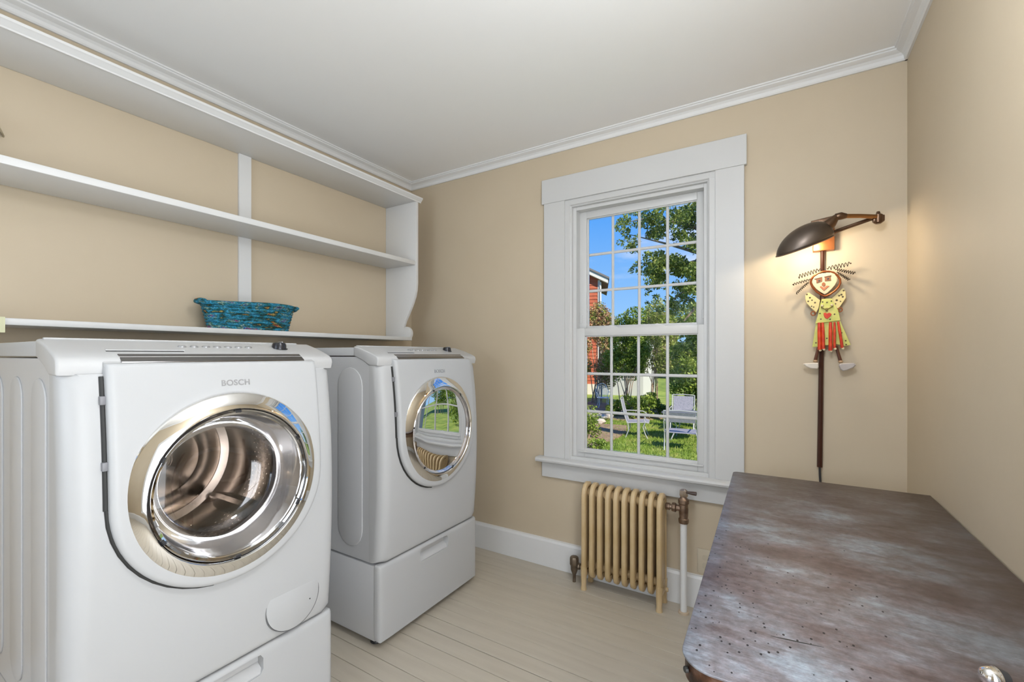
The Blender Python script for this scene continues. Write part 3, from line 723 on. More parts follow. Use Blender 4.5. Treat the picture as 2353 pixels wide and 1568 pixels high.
OAK = mat('dark_oak', (.13, .075, .04), .5, var=[(.19, .115, .065)], vscale=6, stretch=(12, 12, 1))
TX0, TX1, TY0, TY1, TZ = -.165, .426, .703, 1.985, .77
tb = thing('work_table', 'worn zinc-topped table with rusty nailed edge against the right wall', 'table', (TX0, TY0, 0))
TW, TD = TX1 - TX0, TY1 - TY0
def outl(o, r1=.050):
    return [(TW - o, o)] + [(TW - o, TD - o)] + arc(.018 + o, TD - .018 - o, .018, 90, 180, 4) + [(p[0], p[1]) for p in arc(r1 + o * .0, r1 + o * .0, r1 - o, 180, 270, 12)]
def skew(ps):   # the long free side is not quite parallel to the wall
    return [(x + (.030 * (1 - y / TD) if x < TW * .5 else 0), y) for x, y in ps]
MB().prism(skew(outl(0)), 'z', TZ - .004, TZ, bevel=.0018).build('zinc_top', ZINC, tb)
MB().prism(skew(outl(.004)), 'z', TZ - .036, TZ - .0035).build('top_board', RUST, tb)
bo = skew(outl(.002)); nb = 0
nm = None
for (ax, ay), (bx, by) in zip(bo, bo[1:] + bo[:1]):
    L = math.hypot(bx - ax, by - ay)
    if L < .2: continue
    for k in range(int(L / .11)):
        f = (k + .5) / int(L / .11); x, y = ax + (bx - ax) * f, ay + (by - ay) * f
        if x > TW - .02 or y > TD - .02: continue
        if nm is None: nm = MB().lathe([(.0, .003), (.003, .0025), (.0048, .001), (.005, -.003), (.003, -.004)], (0, 0, 0), 'x', 10).build('nail', DARK, tb); o = nm
        else: o = nm.copy(); COL.objects.link(o); o.parent = tb
        o.location = (x, y, TZ - .019); o.rotation_euler = (0, 0, math.atan2(by - ay, bx - ax) - math.pi / 2)
o = nm.copy(); COL.objects.link(o); o.parent = tb; o.location = (.029 + .050 * (1 - math.cos(R(35))), .050 * (1 - math.sin(R(35))), TZ - .019); o.rotation_euler = (0, 0, R(215))
MB().prism([(0, 0), (.022, -.0012), (.052, -.0006), (.075, .0014), (.052, .0018), (.022, .0016)], 'z', TZ - .003, TZ + .0004).build('crack', DARK, tb, loc=(.150, .150, 0)).rotation_euler = (0, 0, R(8))
for (a, b_, c, d) in ((.06, .07, TW - .03, .095), (.06, TD - .095, TW - .03, TD - .07), (.06, .07, .085, TD - .07), (TW - .055, .07, TW - .03, TD - .07)):
    MB().box(a, b_, TZ - .13, c, d, TZ - .036, b=.002).build('apron', OAK, tb)
for lx in (.055, TW - .085):
    for ly in (.065, TD - .125):
        MB().prism([(lx, ly), (lx + .055, ly), (lx + .055, ly + .055), (lx, ly + .055)], 'z', .0, TZ - .036).build('leg', OAK, tb)

kb = thing('steel_knob', 'polished steel ball knob with dark collar at the front of the worn table', 'knob', (.255, .884, .7705), rz=R(20))
kb.scale = (.82,) * 3
MB().lathe([(.0, -.019), (.008, -.0175), (.014, -.0125), (.0165, -.004), (.0165, .003)], (0, 0, .0175), 'x', 24, flip=True).build('ball', CHROME, kb)
MB().lathe([(.0165, .003), (.0175, .0035), (.0175, .0055), (.0165, .006)], (0, 0, .0175), 'x', 24, flip=True).build('bright_band', CHROME, kb)
MB().lathe([(.0160, .006), (.0150, .012), (.012, .020), (.0, .021)], (0, 0, .0175), 'x', 24, flip=True).build('collar', BLACKP, kb)

# ------------------------------------------------------------------ swing arm lamp on the window wall
BRONZE = mat('dark_bronze', (.085, .050, .030), .30, .85, var=[(.15, .09, .055)], vscale=18)
BRONZE2 = mat('shade_bronze', (.12, .095, .078), .36, .9, var=[(.17, .135, .11)], vscale=10)
COPPER = mat('copper_plate', (.42, .13, .035), .35, .7, var=[(.50, .18, .06)], vscale=15)
COPPERW = mat('copper_wire', (.30, .09, .03), .35, .7)
DKWOOD = mat('dark_brown_rod', (.055, .018, .010), .3, .3)
lamp = thing('swing_arm_lamp', 'bronze swing-arm wall lamp with half-dome shade right of the window', 'lamp', (.152, YB, 1.68))
LX, LY, LZ = .152, YB, 1.68
def lp(*p): return (p[0] - LX, p[1] - LY, p[2] - LZ)
def lb(name, q, m, par=lamp):
    q.v = [lp(*v) for v in q.v]; return q.build(name, m, par)
lb('backplate', MB().box(.117, YB - .034, 1.686, .192, YB - .0002, 1.792, b=.002), COPPER)
lb('backplate_cap', MB().prism([(.110, 1.792), (.196, 1.806), (.196, 1.828), (.110, 1.816)], 'y', YB - .040, YB - .0002, bevel=.002), BRONZE)
# arms: plate -> elbow (right) -> back to the shade joint
lb('lower_arm', MB().tube([(.180, YB - .030, 1.752), (.200, YB - .055, 1.757), (.318, YB - .062, 1.790)], .0078, 10), BRONZE)
lb('elbow', MB().lathe([(.0, 1.763), (.009, 1.763), (.015, 1.768), (.015, 1.798), (.008, 1.803), (.005, 1.812), (.0, 1.813)], (.330, YB - .066, 0), 'z', 16).box(.312, YB - .076, 1.770, .350, YB - .056, 1.796, b=.004), BRONZE)
lb('upper_arm', MB().tube([(.322, YB - .075, 1.790), (.27, YB - .10, 1.795), (.215, YB - .125, 1.797)], [.0090, .0085, .0090], 10), mat('warm_brass_arm', (.30, .15, .06), .25, .9))
lb('shade_joint', MB().tube([(.222, YB - .122, 1.797), (.205, YB - .128, 1.798), (.192, YB - .130, 1.796), (.184, YB - .131, 1.788)], [.010, .0155, .0150, .010], 12), BRONZE)
lb('socket', MB().tube([(.190, YB - .132, 1.797), (.172, YB - .132, 1.775), (.150, YB - .132, 1.752), (.136, YB - .132, 1.735)], [.012, .021, .027, .026], 16), BRONZE)
# half-dome shade, rim tilted up to the right
sv = []; sf = []; NA, NB = 40, 12
tilt = R(17.5); ccx, ccy, ccz = .082, YB - .130, 1.680
for j in range(NB + 1):
    ph = (math.pi / 2) * j / NB
    for k in range(NA):
        th = 2 * math.pi * k / NA
        u = .106 * math.cos(ph) ** .92 * math.cos(th); w = .072 * math.cos(ph) ** .92 * math.sin(th); h_ = .092 * math.sin(ph)
        u += .012 * math.sin(ph)
        sv.append((ccx + u * math.cos(tilt) - h_ * math.sin(tilt) * .35, ccy + w * .96 - h_ * .20, ccz + .012 + u * math.sin(tilt) + w * .30 + h_ * math.cos(tilt) * .93))
for j in range(NB):
    for k in range(NA): sf.append((j * NA + k, j * NA + (k + 1) % NA, (j + 1) * NA + (k + 1) % NA, (j + 1) * NA + k))
shd = lb('lamp_shade', MB().add(sv, sf), BRONZE2)
sm_ = shd.modifiers.new('thickness', 'SOLIDIFY'); sm_.thickness = .002; sm_.offset = -1
rim = [sv[k] for k in range(NA)]
lb('shade_rim', MB().tube(rim, .0024, 6, closed=True), mat('rim_bronze', (.30, .20, .15), .3, .9))
bulb = lb('bulb', MB().lathe([(.0, -.030), (.012, -.026), (.018, -.014), (.018, .0), (.012, .018), (.010, .03)], (.096, YB - .130, 1.730), 'z', 16), emit_mat('lit_bulb', (1, .84, .62), 5))
light('lamp_bulb_light', 'POINT', (.100, YB - .150, 1.690), 2.3, (1, .84, .62), size=.022)
lb('cord_cover', MB().tube([(.152, YB - .014, 1.688), (.151, YB - .014, 1.45), (.146, YB - .012, 1.1), (.142, YB - .010, .756)], [.0085, .0085, .0095, .0105], 8), DKWOOD)
lb('power_cord', MB().tube([(.142, YB - .010, .76), (.143, YB - .010, .72), (.146, YB - .010, .66), (.15, YB - .012, .40), (.15, YB - .012, .20)], .0045, 6), BLACKP)

# ------------------------------------------------------------------ folk-art angel ornament hanging below the lamp
doll = thing('angel_ornament', 'painted metal angel ornament with spotted wings and red skirt on the lamp rod', 'ornament', (.150, YB, 1.18))
def dp(px, py): return ((px - 1890) * .00152, 1.593 - (py - 625) * .00186 - 1.18)
def dpoly(pts): return [dp(*p) for p in pts]
CREAM = mat('cream_enamel', (.60, .50, .31), .4); WINGC = mat('wing_enamel', (.64, .54, .24), .4)
GREEN = mat('lime_enamel', (.46, .50, .11), .4, var=[(.60, .57, .16)], vscale=30); REDP = mat('red_enamel', (.46, .018, .006), .3, var=[(.66, .07, .012)], vscale=40)
BRN = mat('brown_enamel', (.09, .028, .012), .4); DOT = mat('dark_spot', (.07, .045, .015), .5); ORG = mat('orange_enamel', (.66, .17, .07), .4); GREYS = mat('grey_shoe', (.42, .38, .36), .4)
def flat(name, pts, y0, y1, m, par=doll, b=.0006): return MB().prism(dpoly(pts), 'y', y0, y1, bevel=b, seg=1).build(name, m, par)
ring = [(1896, 681), (1887, 677), (1876, 669), (1867, 658), (1862.5, 648), (1864, 640), (1870, 633), (1880, 627), (1892, 624.5), (1904, 625), (1915, 628.5), (1924, 636), (1929.5, 645), (1930, 653), (1926, 662), (1918, 670), (1907, 677)]
head = flat('face', [(1895, 677), (1885, 671), (1875, 663), (1868, 653), (1866, 645), (1870, 636), (1880, 630), (1890, 628), (1897, 629), (1908, 628), (1917, 632), (1922, 640), (1923, 648), (1918, 657), (1910, 666), (1902, 673)], -.045, -.042, CREAM)
MB().tube([(*dp(p[0], p[1])[:1], -.040, dp(*p)[1]) for p in ring], .0042, 8, closed=True).build('face_ring', COPPERW, doll)
flat('eye', [(1875, 641), (1889, 639), (1889, 647), (1876, 650.5)], -.0475, -.045, mat('eye_brown', (.22, .09, .035), .3), head)
flat('eye', [(1895, 638), (1908, 638), (1909, 646.5), (1895, 647)], -.0475, -.045, MATS['eye_brown'], head)
for cx_, cy_ in ((1882, 645), (1902, 642)):
    q = MB().lathe([(0, -.0012), (.0035, -.0008), (.004, 0)], (dp(cx_, cy_)[0], -.0475, dp(cx_, cy_)[1]), 'y', 10).build('pupil', BLACKP, head)
flat('eyebrow', [(1871, 640), (1889, 637), (1889, 639), (1872, 641.5)], -.0475, -.045, BRN, head); flat('eyebrow', [(1894, 636.5), (1909, 634.5), (1910, 637), (1894, 638.5)], -.0475, -.045, BRN, head)
flat('nose', [(1892.5, 649), (1896, 652), (1896, 656), (1892.5, 659), (1888, 655), (1888.5, 651)], -.0485, -.045, mat('nose_brown', (.30, .10, .03), .4), head)
flat('lips', [(1883.5, 658.5), (1887, 657.5), (1892.5, 662), (1900, 657.5), (1905, 658.5), (1892.7, 668)], -.0480, -.045, ORG, head)
flat('neck', [(1887, 676), (1894, 680), (1894, 690), (1887, 690)], -.038, -.034, BRN)
# curled wire hair
hairs = [((1886, 619), (1833, 632), 8, 4.6), ((1862, 640), (1820, 649), 7, 2.6), ((1858, 646), (1828, 671), 9, 2.6), ((1900, 618), (1951, 612), 7, 4.6), ((1919, 621), (1962, 634), 9, 3.2), ((1923, 628), (1950, 648), 8, 2.8)]
for i_, (a, b_, nz_, am) in enumerate(hairs):
    pts = []; dxh, dzh = b_[0] - a[0], b_[1] - a[1]; L = math.hypot(dxh, dzh); M_ = nz_ * 8
    for k in range(M_ + 1):
        f = k / M_; ph = 2 * math.pi * nz_ * f; off = am * math.sin(ph) * min(1, f * 4 + .3)
        p = dp(a[0] + dxh * f - dzh / L * off, a[1] + dzh * f + dxh / L * off)
        pts.append((p[0], -.040 - .006 * math.cos(ph), p[1]))
    MB().tube(pts, .0014, 5).build('hair_coil', mat('hair_wire', (.04, .03, .02), .4, .6), doll)
for p in ((1953, 611), (1820.5, 649)):
    c = dp(*p); MB().lathe([(0, -.003), (.0026, -.0015), (.003, 0), (.0026, .0015), (0, .003)], (c[0], -.040, c[1]), 'z', 10).build('hair_bead', BRN, doll)
wl_ = flat('wing', [(1850, 676), (1853, 671), (1859, 670), (1872, 679), (1885, 689), (1882, 705), (1876, 717), (1863, 705), (1853, 694), (1850, 684)], -.032, -.029, WINGC)
wr_ = flat('wing', [(1910, 687), (1922, 677), (1934, 666), (1939, 666), (1942, 673), (1943, 687), (1934, 700), (1926, 710), (1914, 705)], -.032, -.029, WINGC)
for w_, ps in ((wl_, ((1854, 674, 2.2), (1861, 682, 2.4), (1866, 688, 2), (1857, 690, 2.2), (1873, 694, 2.4), (1865, 702, 1.8), (1870, 704, 1.8))), (wr_, ((1938, 670, 2.4), (1928, 681, 2.4), (1933, 679, 2.6), (1936, 684, 2.4), (1922.5, 691, 2.8), (1931, 694, 1.6), (1920, 699, 1.8)))):
    for x, y_, r_ in ps:
        c = dp(x, y_); MB().lathe([(0, -.0006), (r_ * .0015, -.0005), (r_ * .0016, .0002)], (c[0], -.0321, c[1]), 'y', 8).build('spot', DOT, w_)
bod = flat('bodice', [(1888, 687), (1911, 687), (1917, 700), (1925, 714), (1930, 737), (1873, 743), (1880, 722), (1882, 712), (1884, 701)], -.044, -.036, GREEN)
skr = flat('skirt', [(1875, 741), (1930, 738), (1953, 792.5), (1940, 795), (1920, 790), (1866.5, 797)], -.038, -.033, GREEN)
for x, y_, par, yy in ((1884, 720, bod, -.044), (1886, 733, bod, -.044), (1917, 723, bod, -.044), (1907, 734, bod, -.044), (1900, 695.5, bod, -.044), (1890, 694, bod, -.044), (1910, 693, bod, -.044), (1875, 787, skr, -.038), (1942, 783, skr, -.038), (1943, 791.5, skr, -.038), (1933, 765, skr, -.038), (1900, 777, skr, -.038)):
    c = dp(x, y_); MB().lathe([(0, -.0006), (.0030, -.0005), (.0032, .0002)], (c[0], yy - .0001, c[1]), 'y', 8).build('spot', DOT, par)
flat('heart', [(1892, 720), (1896, 718.5), (1900, 721), (1905, 719), (1910, 722), (1909, 726), (1901, 733), (1896, 731), (1893, 726)], -.048, -.0435, REDP)
for a, b_, r_ in (((1882, 741), (1883, 803), .0068), ((1890, 741), (1891.5, 801), .0064), ((1908, 741), (1907.5, 805), .0068), ((1917, 741), (1917, 800), .0046), ((1925, 740), (1934, 799), .0052)):
    p, q_ = dp(*a), dp(*b_)
    st_ = MB().tube([(p[0], -.044, p[1]), ((p[0] * 2 + q_[0]) / 3, -.047, (p[1] * 2 + q_[1]) / 3), ((p[0] + q_[0] * 2) / 3, -.048, (p[1] + q_[1] * 2) / 3), (q_[0], -.046, q_[1])], [r_ * .75, r_, r_, r_ * 1.05], 10).build('skirt_roll', REDP, doll)
    MB().lathe([(0, -.003), (.004, -.003), (.0055, 0), (.004, .003), (0, .003)], (q_[0] + .002, -.048, q_[1] - .002), 'y', 12).build('roll_end', CREAM, st_)
for c_, r_ in (((1868.5, 719), .0075), ((1930, 713), .0070)):
    c = dp(*c_); MB().tube([(c[0] + r_ * math.cos(R(a)), -.036, c[1] + r_ * 1.15 * math.sin(R(a))) for a in range(0, 360, 24)], .0022, 6, closed=True).build('arm_loop', COPPERW, doll)
for c_ in ((1889, 702.5), (1911, 702)):
    c = dp(*c_); MB().lathe([(0, -.006), (.004, -.005), (.0055, -.0015), (.005, .001)], (c[0], -.044, c[1]), 'y', 12).build('button', CREAM, doll)
MB().tube([(*dp(1886, 706)[:1], -.047, dp(1886, 706)[1]), (*dp(1899, 713)[:1], -.049, dp(1899, 713)[1]), (*dp(1913, 705)[:1], -.047, dp(1913, 705)[1])], .002, 6).build('necklace', mat('olive_wire', (.16, .12, .03), .4, .5), doll)
flat('collar_tie', [(1896, 708), (1903, 708), (1902, 717), (1897, 717)], -.0465, -.0438, mat('olive_tie', (.25, .20, .05), .5))
for a, b_ in (((1881, 797), (1873.5, 828)), ((1921, 795), (1931, 829))):
    p, q_ = dp(*a), dp(*b_); MB().tube([(p[0], -.034, p[1]), (q_[0], -.036, q_[1])], [.0056, .0066], 8).build('leg', BRN, doll)
    MB().lathe([(0, -.006), (.006, -.005), (.009, 0), (.006, .005), (0, .006)], (q_[0], -.037, q_[1] - .002), 'z', 10).build('ankle', mat('ankle_tan', (.40, .26, .15), .5), doll)
flat('shoe', [(1844, 836), (1850, 834), (1870, 833), (1880, 833), (1881, 842), (1878, 847), (1862, 846), (1852, 842)], -.050, -.034, mat('white_shoe', (.66, .60, .52), .4), b=.003)
flat('shoe', [(1926, 838), (1930, 834), (1945, 833), (1960, 832.5), (1964, 837), (1958, 843), (1944, 849), (1936, 851), (1930, 847)], -.050, -.034, GREYS, b=.003)

# ------------------------------------------------------------------ unseen pendant added around the overhead fill light
cf = thing('fill_pendant', 'unseen white pendant added above the viewer for fill light', 'lamp', (-.03, .70, H))
MB().lathe([(.0, -.002), (.05, -.002), (.05, -.02), (.006, -.03)], (0, 0, 0), 'z', 24).build('canopy', TRIM, cf)
MB().tube([(0, 0, -.02), (0, 0, -.21)], .004, 6).build('cord', TRIM, cf)
MB().lathe([(.02, -.19), (.03, -.205), (.03, -.23)], (0, 0, 0), 'z', 24).build('lamp_holder', TRIM, cf)
MB().lathe([(.014, -.225), (.016, -.25), (.034, -.30), (.045, -.345), (.040, -.385), (.022, -.408), (.0, -.414)], (0, 0, 0), 'z', 24).build('bulb', emit_mat('fill_pendant_bulb', (.95, .97, 1), 6), cf)

# ------------------------------------------------------------------ garden outside
GZ = -.95
def gz(x, y): return GZ + (max(0, y - 14) * .018) + .03 * math.sin(x * .7 + 1) * math.sin(y * .5)
def stake(px, py_, Y):     # bearing used for siting things in the garden
    l_ = (px - 1176.5) / 1011.6; a = R(31.44); d = Y / (math.cos(a) + l_ * math.sin(a))
    return (d * (-math.sin(a) + l_ * math.cos(a)), Y, 1.24 + (816 - py_) / 1011.6 * d)
GRASS = mat('lawn_grass', (.10, .16, .018), .9, var=[(.20, .28, .035), (.32, .33, .075)], vscale=2.2, vdetail=9, var_pos=(.32, .72), bump=.6, bscale=40)
gx = np.linspace(-34, 22, 57); gy = np.concatenate([np.linspace(2.6, 16, 40), np.linspace(17, 60, 26)])
vv = [(float(a), float(b_), gz(a, b_)) for b_ in gy for a in gx]; nx = len(gx)
struct(MB().add(vv, [(j * nx + i, j * nx + i + 1, (j + 1) * nx + i + 1, (j + 1) * nx + i) for j in range(len(gy) - 1) for i in range(nx - 1)]).build('lawn', GRASS), 'sunlit green lawn outside the window', 'lawn')
rng = np.random.default_rng(5)
def np_mesh(name, V, F, m, parent=None):
    me = bpy.data.meshes.new(name); nv = len(V); nf, k = F.shape
    me.vertices.add(nv); me.vertices.foreach_set('co', V.astype(np.float32).ravel())
    me.loops.add(nf * k); me.loops.foreach_set('vertex_index', F.astype(np.int32).ravel())
    me.polygons.add(nf); me.polygons.foreach_set('loop_start', np.arange(0, nf * k, k, dtype=np.int32))
    me.update(calc_edges=True); me.materials.append(m)
    o = bpy.data.objects.new(name, me); COL.objects.link(o)
    if parent: o.parent = parent
    return o
# grass blades over the part of the lawn seen through the window
NBL = 42000
bxs = rng.uniform(-6.2, 0.4, NBL); bys = rng.uniform(6.0, 15.5, NBL)
bz = np.array([gz(a, b_) for a, b_ in zip(bxs, bys)]); ang = rng.uniform(0, 6.28, NBL); hh_ = rng.uniform(.03, .085, NBL); ww = rng.uniform(.006, .014, NBL)
P0 = np.stack([bxs - np.cos(ang) * ww, bys - np.sin(ang) * ww, bz], 1); P1 = np.stack([bxs + np.cos(ang) * ww, bys + np.sin(ang) * ww, bz], 1)
P2 = np.stack([bxs + rng.normal(0, .02, NBL), bys + rng.normal(0, .02, NBL), bz + hh_], 1)
V = np.stack([P0, P1, P2], 1).reshape(-1, 3); F = np.arange(NBL * 3).reshape(-1, 3)
tag(np_mesh('grass', V, F, mat('grass_blades', (.13, .22, .02), .7, var=[(.24, .34, .045), (.36, .38, .10)], vscale=2.5, vdetail=8, trans=.3)), 'short sunlit grass blades on the lawn', 'grass', kind='stuff')

def leaves(name, cl, n, size, m, parent, seed=1):
    """cl: array of (x,y,z,rx,ry,rz) leaf clusters, in the parent's axes"""
    g = np.random.default_rng(seed); cl = np.array(cl); vol = cl[:, 3] * cl[:, 4] * cl[:, 5]; idx = g.choice(len(cl), n, p=(vol ** .75) / (vol ** .75).sum())
    d = g.normal(size=(n, 3)); d /= np.linalg.norm(d, axis=1)[:, None]; rad = g.uniform(.15, 1, n) ** .42
    c = cl[idx, :3] + d * rad[:, None] * cl[idx, 3:]
    a = g.normal(size=(n, 3)); a /= np.linalg.norm(a, axis=1)[:, None]; b_ = np.cross(a, g.normal(size=(n, 3))); b_ /= np.linalg.norm(b_, axis=1)[:, None]
    s = (size * g.uniform(.6, 1.3, n))[:, None]
    nrm = np.cross(a, b_)
    V = np.stack([c - a * s, c + b_ * s * .5 + nrm * s * .15, c + a * s, c - b_ * s * .5 + nrm * s * .15], 1).reshape(-1, 3)
    o = np_mesh(name, V, np.arange(n * 4).reshape(-1, 4), m, parent); o['kind'] = 'stuff'
    return o
LEAF_A = mat('leaf_fresh', (.07, .13, .015), .55, var=[(.24, .34, .04), (.46, .50, .11)], vscale=7, vdetail=4, var_pos=(.34, .68), trans=.35)
LEAF_B = mat('leaf_deep', (.03, .07, .015), .5, var=[(.10, .19, .03), (.28, .35, .07)], vscale=9, vdetail=4, var_pos=(.34, .7), trans=.3)
LEAF_T = mat('leaf_tree', (.06, .10, .02), .5, var=[(.20, .27, .05), (.44, .46, .13)], vscale=11, vdetail=4, var_pos=(.36, .68), trans=.35)
LEAF_P = mat('leaf_rusty_pink', (.42, .22, .12), .6, var=[(.60, .36, .22), (.24, .30, .06), (.42, .46, .10)], vscale=4, vdetail=5, var_pos=(.30, .70), trans=.3)
LEAF_F = mat('leaf_far', (.10, .16, .03), .7, var=[(.28, .36, .08), (.48, .48, .18)], vscale=1.3, vdetail=6, var_pos=(.34, .68), trans=.3)
BARK = mat('grey_bark', (.16, .12, .085), .85, var=[(.28, .22, .16)], vscale=12, bump=.4, bscale=20)
STEM = mat('tan_stems', (.34, .22, .14), .8, var=[(.50, .38, .27)], vscale=8)
def shrub(name, label, base, w, d, h, n, leaf, m, stems=7, low=.35, seed=1, cat='shrub', stem_m=STEM, group=None, sr=.016):
    g = random.Random(seed); t = thing(name, label, cat, base, group=group)
    cl = []
    for k in range(20):
        a = g.uniform(0, 6.28); rr = math.sqrt(g.random()) * .72
        z_ = h * (low + (1 - low) * g.uniform(.1, .86)); tp = 1 - .5 * max(0, (z_ / h - .6)) / .4
        cl.append((rr * math.cos(a) * w * .5 * tp, rr * math.sin(a) * d * .5 * tp, z_, w * g.uniform(.14, .24), d * g.uniform(.14, .24), h * (1 - low) * g.uniform(.12, .22)))
    leaves('foliage', cl, n, leaf, m, t, seed)
    for k in range(stems):
        c = g.choice(cl); bx0, by0 = g.uniform(-.12, .12) * w, g.uniform(-.10, .10) * d
        MB().tube([(bx0, by0, 0), (bx0 * .7 + c[0] * .3, by0 * .7 + c[1] * .3, c[2] * .45), (c[0], c[1], c[2])], [sr, sr * .75, sr * .35], 5).build('stem', stem_m, t)
    return t
def site(px, Y, dz=0): p = stake(px, 900, Y); return (p[0], Y, gz(p[0], Y) + dz)
shrub('lilac_bush', 'rusty pink and green bush before the red house corner', site(1370, 18.2), 2.0, 1.4, 4.35, 14000, .05, LEAF_P, 14, .20, 11, sr=.022)
shrub('lilac_bush', 'tall green bush with bare tan stems in the middle of the garden', site(1438, 16.6), 1.9, 1.3, 4.1, 13000, .05, LEAF_A, 12, .27, 12, sr=.022)
shrub('lilac_bush', 'tall blossom-tinged bush above the lawn path behind the patio chair', site(1502, 17.6), 2.2, 1.4, 4.2, 14000, .05, mat('leaf_blossom', (.16, .24, .04), .6, var=[(.38, .44, .09), (.66, .46, .38)], vscale=5, vdetail=5, var_pos=(.34, .74), trans=.3), 8, .30, 13, sr=.020)
shrub('hedge_bush', 'bright green bush at the right edge behind the patio table', site(1592, 15.4), 2.0, 1.4, 3.5, 15000, .05, LEAF_A, 5, .18, 14)
shrub('hedge_bush', 'dark green bush beyond the hidden side of the patio table', site(1680, 15.8), 2.2, 1.6, 3.4, 5000, .055, LEAF_B, 5, .15, 15)
shrub('flower_bed_plant', 'small leafy bed plant left of the patio chair', site(1412, 15.2), .8, .6, .62, 1100, .045, LEAF_A, 4, .1, 16, 'plant')
shrub('flower_bed_plant', 'low bed plant at the foot of the middle bush', site(1452, 15.0), .9, .6, .85, 1300, .045, LEAF_A, 4, .1, 17, 'plant')
shrub('flower_bed_plant', 'rounded bed plant right behind the high-backed chair', site(1486, 15.2), 1.1, .7, .95, 1500, .045, LEAF_A, 4, .1, 18, 'plant')
shrub('flower_bed_plant', 'grey-green low plant before the lawn path', site(1522, 15.6), .9, .6, .55, 900, .04, LEAF_B, 3, .05, 19, 'plant')
shrub('flower_bed_plant', 'weedy plant at the lower left of the window view', site(1350, 10.6), .75, .9, .95, 1300, .032, LEAF_A, 4, .05, 20, 'plant')
shrub('flower_bed_plant', 'tiny weed clump on bare soil by the lower left pane', site(1368, 9.4), .6, .6, .30, 700, .028, LEAF_A, 3, .05, 21, 'plant')

def tree(name, label, base, trunk, cl, n, leaf, m, seed=1, group=None):
    t = thing(name, label, 'tree', base, group=group)
    for k, (pts, rs) in enumerate(trunk): MB().tube(pts, rs, 8).build('trunk' if k == 0 else 'branch', BARK, t)
    leaves('foliage', cl, n, leaf, m, t, seed)
    return t
tbx = stake(1690, 900, 13.5); tbs = (tbx[0], 13.5, gz(tbx[0], 13.5))
g = random.Random(3); clu = []
def loc_of(px, py_, Y): p = stake(px, py_, Y); return (p[0] - tbs[0], Y - tbs[1], p[2] - tbs[2])
spots = [(1432, 520, .34), (1450, 560, .30), (1462, 500, .30), (1440, 545, .22), (1485, 510, .42), (1510, 490, .42), (1500, 545, .40), (1530, 520, .45), (1558, 495, .5), (1590, 500, .55), (1565, 545, .45), (1600, 560, .5), (1478, 600, .30), (1462, 612, .2), (1495, 625, .42), (1520, 600, .45), (1550, 610, .5), (1580, 615, .5), (1610, 620, .6), (1500, 655, .35), (1525, 645, .4), (1560, 665, .4), (1590, 660, .42), (1550, 700, .36), (1575, 690, .30), (1595, 705, .26), (1500, 690, .25), (1530, 715, .28), (1640, 520, .7), (1680, 560, .8), (1640, 440, .8), (1580, 440, .6), (1720, 500, .8), (1540, 420, .55), (1500, 430, .4), (1700, 640, .7)]
for a, b_, r_ in spots:
    for k in range(6):
        p = loc_of(a + g.uniform(-16, 16), b_ + g.uniform(-17, 17), 13.3 + g.uniform(-1.2, 1.2)); s_ = r_ * g.uniform(.25, .60); clu.append((p[0], p[1], p[2], s_, s_, s_ * .9))
br = [([(0, 0, 0), (.05, 0, 1.2), (0, .05, 2.4), (-.05, .1, 3.6), (-.1, 0, 4.8)], [.26, .20, .17, .13, .07]),
      ([loc_of(1655, 690, 13.4), loc_of(1612, 690, 13.3), loc_of(1594, 712, 13.2), loc_of(1572, 738, 13.1)], [.09, .055, .04, .02]),
      ([loc_of(1660, 640, 13.5), loc_of(1610, 662, 13.5), loc_of(1575, 668, 13.6), loc_of(1545, 690, 13.6)], [.08, .045, .03, .012]),
      ([loc_of(1670, 600, 13.5), loc_of(1600, 580, 13.4), loc_of(1530, 560, 13.4), loc_of(1450, 540, 13.4)], [.08, .05, .03, .01]),
      ([loc_of(1670, 560, 13.5), loc_of(1590, 520, 13.4), loc_of(1500, 500, 13.4), loc_of(1445, 510, 13.4)], [.08, .05, .03, .01]),
      ([loc_of(1600, 600, 13.5), loc_of(1550, 612, 13.4), loc_of(1500, 610, 13.4), loc_of(1465, 602, 13.4)], [.04, .03, .02, .008])]
tree('garden_tree', 'leafy tree with open branches filling the upper right panes', tbs, br, clu, 26000, .048, LEAF_T, 31)
fg = random.Random(9)
far = [(1330, 34, 'pale green tree far behind the red house'), (1425, 44, 'far tree showing between the middle bushes'), (1485, 54, 'far rounded tree above the lawn path'), (1545, 36, 'far tree behind the hanging branch'), (1615, 46, 'far yellow-green tree low at the right pane'), (1740, 36, 'far tree beyond the right side of the window'), (1230, 44, 'far tree beyond the left side of the window')]
for i_, (px, Y, lab) in enumerate(far):
    b_ = site(px, Y); cl = []
    for k in range(16):
        a = fg.uniform(0, 6.28); rr = math.sqrt(fg.random()) * 2.2; z_ = fg.uniform(.8, 5.0); cl.append((rr * math.cos(a), rr * math.sin(a), z_, fg.uniform(.7, 1.3), fg.uniform(.7, 1.3), fg.uniform(.6, 1.0)))
    tree('far_tree', lab, b_, [([(0, 0, 0), (.1, 0, 1.5), (0, .1, 3.5)], [.25, .2, .1])], cl, 7000, .13, LEAF_F, 40 + i_, group='trees beyond the lawn')

for i_, (x_, y_, h_, lab) in enumerate(((5.5, 11.5, 3.4, 'broad green bush on the right side of the garden, nearest the house'), (9.0, 13.5, 4.4, 'taller green bush on the right side of the garden'), (3.2, 16.5, 4.2, 'leafy bush behind the tree trunk at the right'), (13.5, 12.0, 5.0, 'tall bush at the far right end of the garden'), (-10.5, 13.5, 3.0, 'green bush left of the rockery outside the frame'))):
    shrub('hedge_bush', lab, (x_, y_, gz(x_, y_)), 3.0, 2.2, h_, 7000, .075, LEAF_A, 5, .1, 60 + i_)

